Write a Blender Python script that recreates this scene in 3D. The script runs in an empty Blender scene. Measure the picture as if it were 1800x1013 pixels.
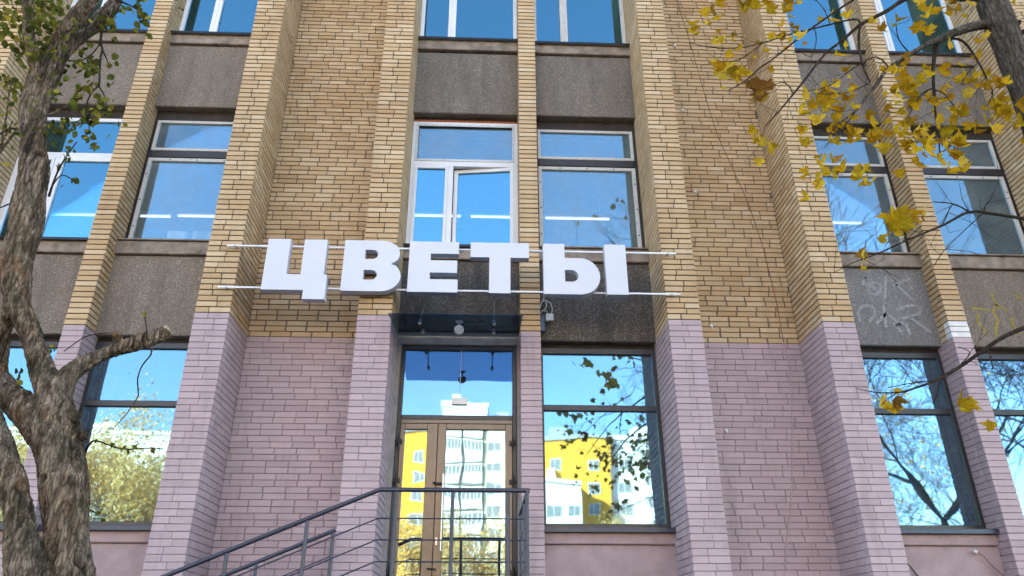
import bpy, math, random
from mathutils import Vector, Matrix, noise
random.seed(11)
SC = bpy.context.scene
COL = SC.collection
R = math.radians
# ------------------------------------------------------------------ camera, sky, sun, exposure
# metres; y = 0 is the front of the narrow piers, the camera stands 8.5 m in front of them; z = 0 is the eye height
CAM = Vector((0, -8.466, 0))
RIGHT = Vector((0.9991882, -0.0402610, -0.0013798))
UP = Vector((-0.0162839, -0.4349861, 0.9002899))
FWD = Vector((0.0368468, 0.8995366, 0.4352886))
cd = bpy.data.cameras.new('camera')
cam = bpy.data.objects.new('camera', cd)
COL.objects.link(cam)
cam.matrix_world = Matrix(((RIGHT.x, UP.x, -FWD.x, CAM.x), (RIGHT.y, UP.y, -FWD.y, CAM.y),
                           (RIGHT.z, UP.z, -FWD.z, CAM.z), (0, 0, 0, 1)))
cd.sensor_width = 36
cd.lens = 26.0
cd.clip_start = 0.05
cd.clip_end = 2000
SC.camera = cam

SUN_EL, SUN_AZ = 27.0, -50.0          # azimuth clockwise from +Y: the sun stands behind the building, to the left
wd = bpy.data.worlds.new('World')
SC.world = wd
wd.use_nodes = True
sky = wd.node_tree.nodes.new('ShaderNodeTexSky')
sky.sky_type = 'NISHITA'
sky.sun_disc = False
sky.sun_elevation = R(SUN_EL)
sky.sun_rotation = R(SUN_AZ)
sky.altitude = 0
sky.air_density = 0.75
sky.dust_density = 0.15
sky.ozone_density = 5.0
bg = wd.node_tree.nodes['Background']
wb = wd.node_tree.nodes.new('ShaderNodeMix')          # the warm white balance of the photograph, the same for the whole sky
wb.data_type = 'RGBA'
wb.blend_type = 'MULTIPLY'
wb.inputs[0].default_value = 1
wb.inputs[7].default_value = (1.36, 1.0, 0.71, 1)
wd.node_tree.links.new(sky.outputs[0], wb.inputs[6])
wd.node_tree.links.new(wb.outputs[2], bg.inputs[0])
bg.inputs[1].default_value = 0.14
sl = bpy.data.lights.new('sun', 'SUN')
sl.energy = 4.5
sl.angle = R(0.5)
sl.color = (1.0, 0.90, 0.76)
so = bpy.data.objects.new('sun', sl)
COL.objects.link(so)
tosun = Vector((math.sin(R(SUN_AZ)) * math.cos(R(SUN_EL)), math.cos(R(SUN_AZ)) * math.cos(R(SUN_EL)), math.sin(R(SUN_EL))))
so.rotation_euler = tosun.to_track_quat('Z', 'Y').to_euler()
so.location = (0, 30, 40)
vs = SC.view_settings
vs.view_transform = 'Standard'
vs.look = 'None'
vs.gamma = 1
vs.use_curve_mapping = False
vs.exposure = 3.44
SC.cycles.max_bounces = 8
SC.cycles.transparent_max_bounces = 12
SC.cycles.use_denoising = True

# ------------------------------------------------------------------ node helpers
A_ = 0.80            # all facade colours share this reflectance scale


def sc(stops):
    return [(p, tuple(x * A_ for x in c)) for p, c in stops]


MATS = {}


def new_mat(name):
    m = bpy.data.materials.new(name)
    m.use_nodes = True
    nt = m.node_tree
    b = nt.nodes['Principled BSDF']
    MATS[name] = m
    return m, nt, b


def N(nt, t, **kw):
    n = nt.nodes.new(t)
    for k, v in kw.items():
        if k.startswith('i_'):
            key = k[2:]
            key = int(key) if key.isdigit() else key.replace('_', ' ')
            n.inputs[key].default_value = v
        else:
            setattr(n, k, v)
    return n


def mapping(nt, scale=(1, 1, 1), obj=False):
    tc = N(nt, 'ShaderNodeTexCoord') if obj else N(nt, 'ShaderNodeNewGeometry')
    mp = N(nt, 'ShaderNodeMapping')
    mp.inputs['Scale'].default_value = scale
    nt.links.new(tc.outputs['Object' if obj else 'Position'], mp.inputs[0])
    return mp.outputs[0]


def noise_fac(nt, scale, detail=4, rough=0.6, vec=None, lo=0.3, hi=0.7):
    n = N(nt, 'ShaderNodeTexNoise', i_Scale=scale, i_Detail=detail, i_Roughness=rough)
    nt.links.new(vec if vec else mapping(nt), n.inputs['Vector'])
    r = N(nt, 'ShaderNodeMapRange', i_1=lo, i_2=hi)
    nt.links.new(n.outputs[0], r.inputs[0])
    return r.outputs[0]


def mix(nt, fac, a, b, mode='MIX'):
    m = N(nt, 'ShaderNodeMix', data_type='RGBA', blend_type=mode)
    for sock, v in ((m.inputs[0], fac), (m.inputs[6], a), (m.inputs[7], b)):
        if hasattr(v, 'default_value') or hasattr(v, 'is_linked'):
            nt.links.new(v, sock)
        elif isinstance(v, (tuple, list)):
            sock.default_value = (*v[:3], 1)
        else:
            sock.default_value = v
    return m.outputs[2]


def ramp(nt, fac, stops):
    r = N(nt, 'ShaderNodeValToRGB')
    e = r.color_ramp.elements
    while len(e) < len(stops):
        e.new(0.5)
    for el, (p, c) in zip(e, stops):
        el.position = p
        el.color = (*c[:3], 1)
    nt.links.new(fac, r.inputs[0])
    return r.outputs[0]


def bump(nt, b, height, strength=0.3, dist=0.01):
    n = N(nt, 'ShaderNodeBump', i_Strength=strength, i_Distance=dist)
    nt.links.new(height, n.inputs['Height'])
    nt.links.new(n.outputs[0], b.inputs['Normal'])


def plain(name, col, rough=0.6, metal=0.0, var=0.12, scale=9.0, bmp=0.0, bscale=60.0, spec=0.5):
    m, nt, b = new_mat(name)
    col = tuple(x * A_ for x in col) if not name.startswith('block') else col
    f = noise_fac(nt, scale)
    c = mix(nt, f, tuple(x * (1 - var) for x in col), tuple(min(1, x * (1 + var)) for x in col))
    nt.links.new(c, b.inputs['Base Color'])
    b.inputs['Roughness'].default_value = rough
    b.inputs['Metallic'].default_value = metal
    b.inputs['Specular IOR Level'].default_value = spec
    if bmp:
        bump(nt, b, noise_fac(nt, bscale, 3), bmp, 0.004)
    return m


def brick_mat(name, stops, island, patch_col, patch_amt, rough=0.85, streak=0.55, peel=False):
    m, nt, b = new_mat(name)
    if island:
        rnd = N(nt, 'ShaderNodeNewGeometry').outputs['Random Per Island']
    else:
        rnd = N(nt, 'ShaderNodeObjectInfo').outputs['Random']
    c = ramp(nt, rnd, stops)
    big = noise_fac(nt, 0.9, 5, 0.65, lo=0.42, hi=0.72)
    fm = N(nt, 'ShaderNodeMath', operation='MULTIPLY', i_1=patch_amt)
    nt.links.new(big, fm.inputs[0])
    c = mix(nt, fm.outputs[0], c, patch_col, 'MULTIPLY')
    # fine streaks along each brick and specks
    st = noise_fac(nt, 1.0, 5, 0.7, vec=mapping(nt, (14, 14, 110)), lo=0.3, hi=0.75)
    c = mix(nt, st, mix(nt, 0.13, c, (0.10, 0.07, 0.045)), c)
    sp = noise_fac(nt, 160, 2, 0.6, lo=0.62, hi=0.74)
    c = mix(nt, sp, c, mix(nt, 0.35, c, (0.05, 0.035, 0.025)))
    nt.links.new(c, b.inputs['Base Color'])
    b.inputs['Roughness'].default_value = rough
    b.inputs['Specular IOR Level'].default_value = 0.25
    bump(nt, b, noise_fac(nt, 70, 5, 0.7), 0.35, 0.004)
    # run-off streaks and grime
    rn = noise_fac(nt, 1.0, 6, 0.7, vec=mapping(nt, (5.5, 5.5, 0.55)), lo=0.53, hi=0.78)
    rm = N(nt, 'ShaderNodeMath', operation='MULTIPLY', i_1=streak)
    nt.links.new(rn, rm.inputs[0])
    c = mix(nt, rm.outputs[0], c, mix(nt, 0.55, c, (0.09, 0.075, 0.065)))
    if peel:
        pl_ = noise_fac(nt, 17, 7, 0.75, lo=0.735, hi=0.755)
        c = mix(nt, pl_, c, (0.20, 0.145, 0.115))
        du = noise_fac(nt, 2.6, 6, 0.7, lo=0.5, hi=0.75)
        dm = N(nt, 'ShaderNodeMath', operation='MULTIPLY', i_1=0.45)
        nt.links.new(du, dm.inputs[0])
        c = mix(nt, dm.outputs[0], c, (0.36, 0.31, 0.31))
    nt.links.new(c, b.inputs['Base Color'])
    return m


YB = sc([(0.0, (0.50, 0.335, 0.18)), (0.12, (0.56, 0.395, 0.22)), (0.5, (0.595, 0.425, 0.245)), (0.82, (0.635, 0.465, 0.28)), (0.95, (0.68, 0.525, 0.34)), (1.0, (0.56, 0.42, 0.27))])
PB = sc([(0.0, (0.45, 0.345, 0.37)), (0.5, (0.49, 0.375, 0.40)), (1.0, (0.535, 0.41, 0.435))])
brick_mat('yellow_brick', YB, False, (0.70, 0.58, 0.48), 0.55)
brick_mat('yellow_brick_mass', YB, True, (0.70, 0.58, 0.48), 0.55)
brick_mat('painted_brick', PB, False, (0.84, 0.79, 0.79), 0.5, 0.7, 0.75, True)
brick_mat('painted_brick_mass', PB, True, (0.84, 0.79, 0.79), 0.5, 0.7, 0.75, True)
plain('white_paint_brick', (0.72, 0.70, 0.69), 0.7, bmp=0.2)
plain('mortar', (0.085, 0.062, 0.043), 0.95, var=0.3, bmp=0.3)
plain('mortar_wall', (0.175, 0.128, 0.088), 0.95, var=0.35, bmp=0.3)
plain('mortar_painted', (0.265, 0.195, 0.215), 0.9, var=0.2, scale=5)
plain('render_grey', (0.30, 0.27, 0.25), 0.9, var=0.2, bmp=0.3)


def concrete(name, base, dark, speck, stain=0.6):
    m, nt, b = new_mat(name)
    v = N(nt, 'ShaderNodeTexVoronoi', i_Scale=140.0)
    nt.links.new(mapping(nt), v.inputs['Vector'])
    sep = N(nt, 'ShaderNodeSeparateColor')
    nt.links.new(v.outputs['Color'], sep.inputs[0])
    base = tuple(x * A_ for x in base)
    c = ramp(nt, sep.outputs[0], [(0.0, tuple(x * 0.68 for x in base)), (0.45, base), (0.8, tuple(x * 1.18 for x in base)), (0.955, speck), (1.0, speck)])
    st = noise_fac(nt, 1.0, 6, 0.65, vec=mapping(nt, (4.2, 4.2, 0.75)), lo=0.42, hi=0.66)
    fm = N(nt, 'ShaderNodeMath', operation='MULTIPLY', i_1=stain)
    nt.links.new(st, fm.inputs[0])
    c = mix(nt, fm.outputs[0], c, mix(nt, 0.75, c, dark))
    wh = noise_fac(nt, 3.0, 6, 0.7, lo=0.60, hi=0.78)
    c = mix(nt, wh, c, mix(nt, 0.25, c, (0.4, 0.39, 0.38)))
    nt.links.new(c, b.inputs['Base Color'])
    b.inputs['Roughness'].default_value = 0.9
    b.inputs['Specular IOR Level'].default_value = 0.3
    bump(nt, b, v.outputs['Distance'], 0.8, 0.012)
    return m


concrete('aggregate', (0.262, 0.210, 0.166), (0.10, 0.083, 0.07), (0.40, 0.37, 0.34))
concrete('aggregate_mid', (0.222, 0.186, 0.152), (0.07, 0.062, 0.056), (0.37, 0.345, 0.32), 0.6)
concrete('aggregate_pale', (0.235, 0.225, 0.225), (0.11, 0.10, 0.095), (0.38, 0.375, 0.38))
concrete('aggregate_sooty', (0.120, 0.100, 0.082), (0.035, 0.030, 0.027), (0.33, 0.31, 0.29), 0.8)
plain('ledge_concrete', (0.245, 0.198, 0.16), 0.92, var=0.45, scale=6, bmp=0.5, bscale=45)
plain('pink_plaster', (0.39, 0.29, 0.30), 0.85, var=0.14, scale=5, bmp=0.6, bscale=55)
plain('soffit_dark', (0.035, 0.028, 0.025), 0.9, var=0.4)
plain('black_wood', (0.018, 0.017, 0.018), 0.55, var=0.4, bmp=0.2)
plain('pvc', (0.78, 0.79, 0.82), 0.35, var=0.04)
plain('tape_pvc', (0.60, 0.62, 0.65), 0.5, var=0.35, scale=45)
plain('anthracite', (0.022, 0.023, 0.028), 0.4, var=0.15)
plain('navy_flashing', (0.030, 0.042, 0.075), 0.35, 0.3, var=0.2)
plain('navy_paint', (0.020, 0.026, 0.050), 0.38, var=0.25, scale=20, bmp=0.1)
plain('bronze_frame', (0.165, 0.128, 0.092), 0.35, 0.35, var=0.12)
plain('black_metal', (0.015, 0.015, 0.018), 0.4, 0.4)
plain('steel', (0.55, 0.54, 0.52), 0.3, 0.9, var=0.1)
plain('sign_white', (0.61, 0.615, 0.68), 0.42, var=0.02, scale=3)
plain('sign_side', (0.58, 0.60, 0.70), 0.45, var=0.05)
plain('white_plastic', (0.74, 0.74, 0.74), 0.4, var=0.05)
plain('grey_plastic', (0.32, 0.35, 0.42), 0.45, var=0.1)
plain('slate_plastic', (0.10, 0.14, 0.24), 0.45, var=0.1)
plain('cable_brown', (0.20, 0.11, 0.075), 0.7)
plain('cable_white', (0.55, 0.56, 0.58), 0.5)
plain('rust_foam', (0.42, 0.11, 0.03), 0.95, var=0.6, scale=40, bmp=0.8)
plain('graffiti_white', (0.27, 0.27, 0.285), 0.9, var=0.35, scale=60)
plain('graffiti_yellow', (0.30, 0.225, 0.05), 0.9, var=0.4, scale=60)
plain('room_paint', (0.34, 0.33, 0.31), 0.9)
plain('ceiling_paint', (0.42, 0.42, 0.42), 0.9)
plain('asphalt', (0.055, 0.054, 0.052), 0.9, var=0.3, scale=2, bmp=0.5)
plain('lawn', (0.17, 0.125, 0.05), 0.95, var=0.5, scale=1.2, bmp=0.6, bscale=20)
plain('step_concrete', (0.30, 0.29, 0.28), 0.85, var=0.2, bmp=0.3)
plain('roofing', (0.12, 0.12, 0.12), 0.9)
plain('block_yellow', (0.80, 0.36, 0.025), 0.8, var=0.04)
plain('block_white', (0.80, 0.77, 0.70), 0.8, var=0.05)
plain('block_cream', (0.74, 0.64, 0.42), 0.8, var=0.05)
plain('block_glass', (0.24, 0.22, 0.20), 0.2, var=0.3)
plain('block_grey', (0.36, 0.36, 0.38), 0.7)

# weathered white paint: grey timber shows through where it flaked
m, nt, b = new_mat('old_white_paint')
pf = noise_fac(nt, 26, 6, 0.75, lo=0.57, hi=0.68)
c = mix(nt, pf, (0.47, 0.46, 0.445), (0.22, 0.195, 0.17))
c = mix(nt, noise_fac(nt, 6, 4), c, mix(nt, 0.25, c, (0.3, 0.26, 0.22)))
nt.links.new(c, b.inputs['Base Color'])
b.inputs['Roughness'].default_value = 0.7
bump(nt, b, pf, 0.3, 0.003)


def glass(name, refl, tint, through, wav=0.15, wscale=1.3, dirt=0.0, rough=0.0, fk=1.0):
    """Window glass: mirror layer over a tinted see-through layer, a little wavy, some dust."""
    m = bpy.data.materials.new(name)
    m.use_nodes = True
    nt = m.node_tree
    MATS[name] = m
    nt.nodes.remove(nt.nodes['Principled BSDF'])
    out = nt.nodes['Material Output']
    gl = N(nt, 'ShaderNodeBsdfGlossy', i_Roughness=rough)
    gl.inputs['Color'].default_value = (*tint, 1)
    tr = N(nt, 'ShaderNodeBsdfTransparent')
    tr.inputs[0].default_value = (*through, 1)
    fr = N(nt, 'ShaderNodeFresnel', i_IOR=1.5)
    fm = N(nt, 'ShaderNodeMath', operation='MULTIPLY_ADD', use_clamp=True, i_1=fk, i_2=refl)
    nt.links.new(fr.outputs[0], fm.inputs[0])
    mx = N(nt, 'ShaderNodeMixShader')
    nt.links.new(fm.outputs[0], mx.inputs[0])
    nt.links.new(tr.outputs[0], mx.inputs[1])
    nt.links.new(gl.outputs[0], mx.inputs[2])
    bp = N(nt, 'ShaderNodeBump', i_Strength=wav, i_Distance=0.01)
    nz = N(nt, 'ShaderNodeTexNoise', i_Scale=wscale, i_Detail=1.5)
    nt.links.new(mapping(nt), nz.inputs['Vector'])
    nt.links.new(nz.outputs[0], bp.inputs['Height'])
    nt.links.new(bp.outputs[0], gl.inputs['Normal'])
    last = mx.outputs[0]
    if dirt:
        df = N(nt, 'ShaderNodeBsdfDiffuse')
        df.inputs[0].default_value = (0.34, 0.35, 0.36, 1)
        dm = N(nt, 'ShaderNodeMath', operation='MULTIPLY_ADD', i_1=dirt, i_2=dirt * 0.35)
        nt.links.new(noise_fac(nt, 2.2, 5, 0.7), dm.inputs[0])
        m2 = N(nt, 'ShaderNodeMixShader')
        nt.links.new(dm.outputs[0], m2.inputs[0])
        nt.links.new(last, m2.inputs[1])
        nt.links.new(df.outputs[0], m2.inputs[2])
        last = m2.outputs[0]
    nt.links.new(last, out.inputs[0])
    return m


GT = (0.30, 0.72, 0.97)
glass('glass_new', 0.235, GT, (0.88, 0.91, 0.92), 0.06)
glass('glass_old', 0.15, (0.40, 0.76, 0.96), (0.92, 0.94, 0.95), 0.10, 0.9, dirt=0.17)
glass('glass_shop', 0.22, (0.43, 0.77, 1.0), (0.75, 0.78, 0.79), 0.16, 1.5, dirt=0.05, rough=0.018)
glass('glass_door', 0.235, (0.50, 0.80, 1.0), (0.62, 0.66, 0.68), 0.17, 1.8, dirt=0.03, rough=0.018)
glass('canopy_glass', 0.02, (0.35, 0.40, 0.48), (0.47, 0.57, 0.70), 0.0, fk=0.25)

m, nt, b = new_mat('lamp_light')
b.inputs['Emission Color'].default_value = (0.95, 0.98, 1.0, 1)
b.inputs['Emission Strength'].default_value = 0.22


def bark(name, cols, moss=0.0):
    m, nt, b = new_mat(name)
    f = noise_fac(nt, 1.0, 8, 0.7, vec=mapping(nt, (34, 34, 8)), lo=0.33, hi=0.66)
    c = ramp(nt, f, [(0.0, cols[0]), (0.45, cols[1]), (0.75, cols[2]), (1.0, cols[3])])
    pt = noise_fac(nt, 4.5, 5, 0.65, lo=0.55, hi=0.66)
    c = mix(nt, pt, c, mix(nt, 0.55, c, cols[4]))
    pw = noise_fac(nt, 1.0, 5, 0.6, vec=mapping(nt, (7, 7, 1.7)), lo=0.50, hi=0.60)
    c = mix(nt, pw, c, mix(nt, 0.30, c, cols[3]))
    if moss:
        ms = noise_fac(nt, 6, 6, 0.7, lo=0.50, hi=0.60)
        fm = N(nt, 'ShaderNodeMath', operation='MULTIPLY', i_1=moss)
        nt.links.new(ms, fm.inputs[0])
        c = mix(nt, fm.outputs[0], c, (0.055, 0.058, 0.028))
    at = N(nt, 'ShaderNodeAttribute', attribute_name='furrow')      # the cracks show older, darker cork
    c = mix(nt, at.outputs['Fac'], c, mix(nt, 0.8, c, (0.018, 0.013, 0.010)))
    nt.links.new(c, b.inputs['Base Color'])
    b.inputs['Roughness'].default_value = 0.95
    b.inputs['Specular IOR Level'].default_value = 0.15
    cr = N(nt, 'ShaderNodeTexVoronoi', feature='DISTANCE_TO_EDGE', i_Scale=1.0)
    nt.links.new(mapping(nt, (48, 48, 9)), cr.inputs['Vector'])
    ck = N(nt, 'ShaderNodeMapRange', i_1=0.0, i_2=0.12)
    nt.links.new(cr.outputs['Distance'], ck.inputs[0])
    f2 = N(nt, 'ShaderNodeMath', operation='ADD')
    nt.links.new(f, f2.inputs[0])
    nt.links.new(ck.outputs[0], f2.inputs[1])
    c = mix(nt, ck.outputs[0], mix(nt, 0.6, c, (0.02, 0.014, 0.010)), c)
    nt.links.new(c, b.inputs['Base Color'])
    h = N(nt, 'ShaderNodeMath', operation='ADD')
    nt.links.new(f2.outputs[0], h.inputs[0])
    nt.links.new(noise_fac(nt, 90, 4, 0.7), h.inputs[1])
    bump(nt, b, h.outputs[0], 0.9, 0.012)
    return m


bark('bark_old', [(0.026, 0.018, 0.013), (0.145, 0.104, 0.072), (0.32, 0.24, 0.168), (0.47, 0.385, 0.29), (0.32, 0.165, 0.07)], 0.55)
bark('bark_grey', [(0.035, 0.030, 0.025), (0.10, 0.085, 0.07), (0.15, 0.13, 0.11), (0.21, 0.19, 0.165), (0.09, 0.085, 0.05)], 0.2)
bark('bark_twig', [(0.025, 0.018, 0.014), (0.045, 0.034, 0.028), (0.07, 0.052, 0.042), (0.10, 0.075, 0.06), (0.05, 0.03, 0.02)])
plain('cut_wood', (0.30, 0.23, 0.16), 0.9, var=0.4, scale=60)


def leaf_mat(name, stops, island, trans):
    m = bpy.data.materials.new(name)
    m.use_nodes = True
    nt = m.node_tree
    MATS[name] = m
    nt.nodes.remove(nt.nodes['Principled BSDF'])
    rnd = N(nt, 'ShaderNodeNewGeometry').outputs['Random Per Island'] if island else N(nt, 'ShaderNodeObjectInfo').outputs['Random']
    c = ramp(nt, rnd, stops)
    c = mix(nt, noise_fac(nt, 45, 4, 0.6, lo=0.5, hi=0.75), c, mix(nt, 0.35, c, (0.16, 0.07, 0.015)))
    # greener towards the veins, brown and dry along parts of the edge
    rim = N(nt, 'ShaderNodeAttribute', attribute_name='rim').outputs['Fac']
    rp = N(nt, 'ShaderNodeMath', operation='POWER', i_1=3.0)
    nt.links.new(rim, rp.inputs[0])
    re = N(nt, 'ShaderNodeMath', operation='MULTIPLY')
    nt.links.new(rp.outputs[0], re.inputs[0])
    nt.links.new(noise_fac(nt, 14, 3, 0.6, lo=0.45, hi=0.65), re.inputs[1])
    c = mix(nt, re.outputs[0], c, mix(nt, 0.75, c, (0.13, 0.055, 0.015)))
    gm = N(nt, 'ShaderNodeMath', operation='MULTIPLY', i_1=0.45)
    nt.links.new(noise_fac(nt, 5, 2, 0.5, lo=0.52, hi=0.66), gm.inputs[0])
    c = mix(nt, gm.outputs[0], c, mix(nt, 0.6, c, (0.26, 0.30, 0.02)))
    d = N(nt, 'ShaderNodeBsdfDiffuse')
    t = N(nt, 'ShaderNodeBsdfTranslucent')
    nt.links.new(c, d.inputs[0])
    nt.links.new(c, t.inputs[0])
    mx = N(nt, 'ShaderNodeMixShader', i_0=trans)
    nt.links.new(d.outputs[0], mx.inputs[1])
    nt.links.new(t.outputs[0], mx.inputs[2])
    nt.links.new(mx.outputs[0], nt.nodes['Material Output'].inputs[0])


YL = [(0.0, (0.27, 0.145, 0.012)), (0.18, (0.44, 0.265, 0.012)), (0.6, (0.57, 0.38, 0.018)), (0.9, (0.66, 0.48, 0.06)), (1.0, (0.19, 0.09, 0.025))]
GL = [(0.0, (0.035, 0.052, 0.014)), (0.5, (0.075, 0.092, 0.02)), (0.85, (0.15, 0.15, 0.03)), (1.0, (0.36, 0.29, 0.05))]
leaf_mat('leaf_yellow', YL, False, 0.45)
leaf_mat('leaf_yellow_mass', YL, True, 0.45)
leaf_mat('leaf_green', GL, False, 0.35)
leaf_mat('leaf_green_mass', GL, True, 0.35)
leaf_mat('leaf_gold_mass', [(0.0, (0.62, 0.36, 0.10)), (0.5, (0.82, 0.54, 0.18)), (1.0, (0.92, 0.76, 0.46))], True, 0.5)


# ------------------------------------------------------------------ mesh helpers
class MB:
    """Collects boxes, bricks and tubes; build() links them as one mesh object."""

    def __init__(s):
        s.v = []
        s.f = []
        s.mi = []

    def quad(s, *pts, mi=0):
        n = len(s.v)
        s.v += [tuple(p) for p in pts]
        s.f.append(tuple(range(n, n + len(pts))))
        s.mi.append(mi)

    def box(s, x0, x1, y0, y1, z0, z1, mi=0, ch=0.0):
        if ch:
            return s.cbox(x0, x1, y0, y1, z0, z1, ch, mi)
        n = len(s.v)
        s.v += [(x0, y0, z0), (x1, y0, z0), (x1, y1, z0), (x0, y1, z0), (x0, y0, z1), (x1, y0, z1), (x1, y1, z1), (x0, y1, z1)]
        for q in ((0, 3, 2, 1), (4, 5, 6, 7), (0, 1, 5, 4), (1, 2, 6, 5), (2, 3, 7, 6), (3, 0, 4, 7)):
            s.f.append(tuple(n + i for i in q))
            s.mi.append(mi)

    def cbox(s, x0, x1, y0, y1, z0, z1, c, mi=0):
        """box whose edges are chamfered by c"""
        P = {}
        for ix, x in ((0, x0), (1, x1)):
            for iy, y in ((0, y0), (1, y1)):
                for iz, z in ((0, z0), (1, z1)):
                    sx, sy, sz = (c if ix == 0 else -c), (c if iy == 0 else -c), (c if iz == 0 else -c)
                    P[ix, iy, iz, 'x'] = (x, y + sy, z + sz)
                    P[ix, iy, iz, 'y'] = (x + sx, y, z + sz)
                    P[ix, iy, iz, 'z'] = (x + sx, y + sy, z)
        n = len(s.v)
        keys = list(P)
        idx = {k: n + i for i, k in enumerate(keys)}
        s.v += [P[k] for k in keys]

        def F(*ks):
            s.f.append(tuple(idx[k] for k in ks))
            s.mi.append(mi)
        for i in (0, 1):
            a = [(0, 0), (1, 0), (1, 1), (0, 1)]
            if i == 0:
                a = a[::-1]
            F(*[(i, p, q, 'x') for p, q in a])
            F(*[(p, i, q, 'y') for p, q in a[::-1]])
            F(*[(p, q, i, 'z') for p, q in a])
        for i in (0, 1):
            for j in (0, 1):
                fl = (i == j)
                e = [(i, j, 0, 'x'), (i, j, 1, 'x'), (i, j, 1, 'y'), (i, j, 0, 'y')]
                F(*(e if not fl else e[::-1]))
                e = [(i, 0, j, 'x'), (i, 1, j, 'x'), (i, 1, j, 'z'), (i, 0, j, 'z')]
                F(*(e[::-1] if not fl else e))
                e = [(0, i, j, 'y'), (1, i, j, 'y'), (1, i, j, 'z'), (0, i, j, 'z')]
                F(*(e if not fl else e[::-1]))
        for i in (0, 1):
            for j in (0, 1):
                for k in (0, 1):
                    F((i, j, k, 'x'), (i, j, k, 'y'), (i, j, k, 'z'))

    def tube(s, pts, rad, n=8, mi=0, cap=True):
        pts = [Vector(p) for p in pts]
        if not isinstance(rad, (list, tuple)):
            rad = [rad] * len(pts)
        base = len(s.v)
        ref = None
        for i, p in enumerate(pts):
            d = (pts[min(i + 1, len(pts) - 1)] - pts[max(i - 1, 0)]).normalized()
            if ref is None:
                ref = Vector((0, 0, 1)) if abs(d.z) < 0.9 else Vector((1, 0, 0))
            a = (ref - d * ref.dot(d)).normalized()
            b_ = d.cross(a)
            ref = a
            for k in range(n):
                t = 2 * math.pi * k / n
                s.v.append(tuple(p + (a * math.cos(t) + b_ * math.sin(t)) * rad[i]))
        for i in range(len(pts) - 1):
            for k in range(n):
                a0 = base + i * n + k
                a1 = base + i * n + (k + 1) % n
                s.f.append((a0, a1, a1 + n, a0 + n))
                s.mi.append(mi)
        if cap:
            s.f.append(tuple(base + k for k in range(n))[::-1])
            s.f.append(tuple(base + (len(pts) - 1) * n + k for k in range(n)))
            s.mi += [mi, mi]

    def prism(s, poly, y0, y1, mi=0, mi_side=None):
        """polygon [(x, z), ...] given counter-clockwise as seen from the front, from y0 (front) to y1"""
        n = len(s.v)
        k = len(poly)
        s.v += [(x, y0, z) for x, z in poly] + [(x, y1, z) for x, z in poly]
        s.f.append(tuple(range(n, n + k)))
        s.mi.append(mi)
        s.f.append(tuple(range(n + k, n + 2 * k))[::-1])
        s.mi.append(mi)
        for i in range(k):
            j = (i + 1) % k
            s.f.append((n + i, n + k + i, n + k + j, n + j))
            s.mi.append(mi if mi_side is None else mi_side)

    def mesh(s, name, mats, smooth=False):
        me = bpy.data.meshes.new(name)
        me.from_pydata(s.v, [], s.f)
        mats = mats if isinstance(mats, (list, tuple)) else [mats]
        for m_ in mats:
            me.materials.append(MATS[m_])
        if len(mats) > 1:
            me.polygons.foreach_set('material_index', s.mi)
        if smooth:
            me.polygons.foreach_set('use_smooth', [True] * len(me.polygons))
        me.update()
        return me

    def build(s, name, mats, parent=None, smooth=False):
        return link(name, s.mesh(name, mats, smooth), parent)


def link(name, data, parent=None, loc=None):
    o = bpy.data.objects.new(name, data)
    COL.objects.link(o)
    if loc is not None:
        o.location = loc
    if parent is not None:
        o.parent = parent
        o.matrix_parent_inverse = Matrix.Translation(-parent.location)   # so that a child's own location is its place in the world
    return o


def tag(o, label=None, cat=None, group=None, kind=None):
    if label:
        o['label'] = label
    if cat:
        o['category'] = cat
    if group:
        o['group'] = group
    if kind:
        o['kind'] = kind
    return o


def thing(name, loc, label, cat, group=None):
    return tag(link(name, None, None, loc), label, cat, group)


def simple(name, mats, shape, parent=None, smooth=False):
    mb = MB()
    shape(mb)
    return mb.build(name, mats, parent, smooth)


# ------------------------------------------------------------------ ground and landing
GZ = -1.6
simple('ground', 'lawn', lambda m: m.quad((-600, -600, GZ), (600, -600, GZ), (600, 600, GZ), (-600, 600, GZ))) \
    .__setitem__('kind', 'structure')
tag(simple('pavement', 'asphalt', lambda m: m.box(-60, 60, -9.6, -6.4, GZ - .2, GZ + .1)), kind='structure')
tag(simple('forecourt', 'asphalt', lambda m: m.quad((-60, -6.4, GZ + .02), (60, -6.4, GZ + .02), (60, -.3, GZ + .02), (-60, -.3, GZ + .02))), kind='structure')
tag(simple('road', 'asphalt', lambda m: m.quad((-300, -46, GZ + .01), (300, -46, GZ + .01), (300, -38, GZ + .01), (-300, -38, GZ + .01))), kind='structure')


def steps(m):
    m.box(-1.0, 0.50, -1.50, -0.012, GZ - .2, 0.335, ch=.008)
    z = 0.335
    x = -1.0
    for i in range(12):
        z -= 0.1505
        m.box(x - 0.36, x + .02, -1.50, -0.50, GZ - .2, z, ch=.006)
        x -= 0.36


tag(simple('entrance_steps', 'step_concrete', steps), kind='structure')

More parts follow.
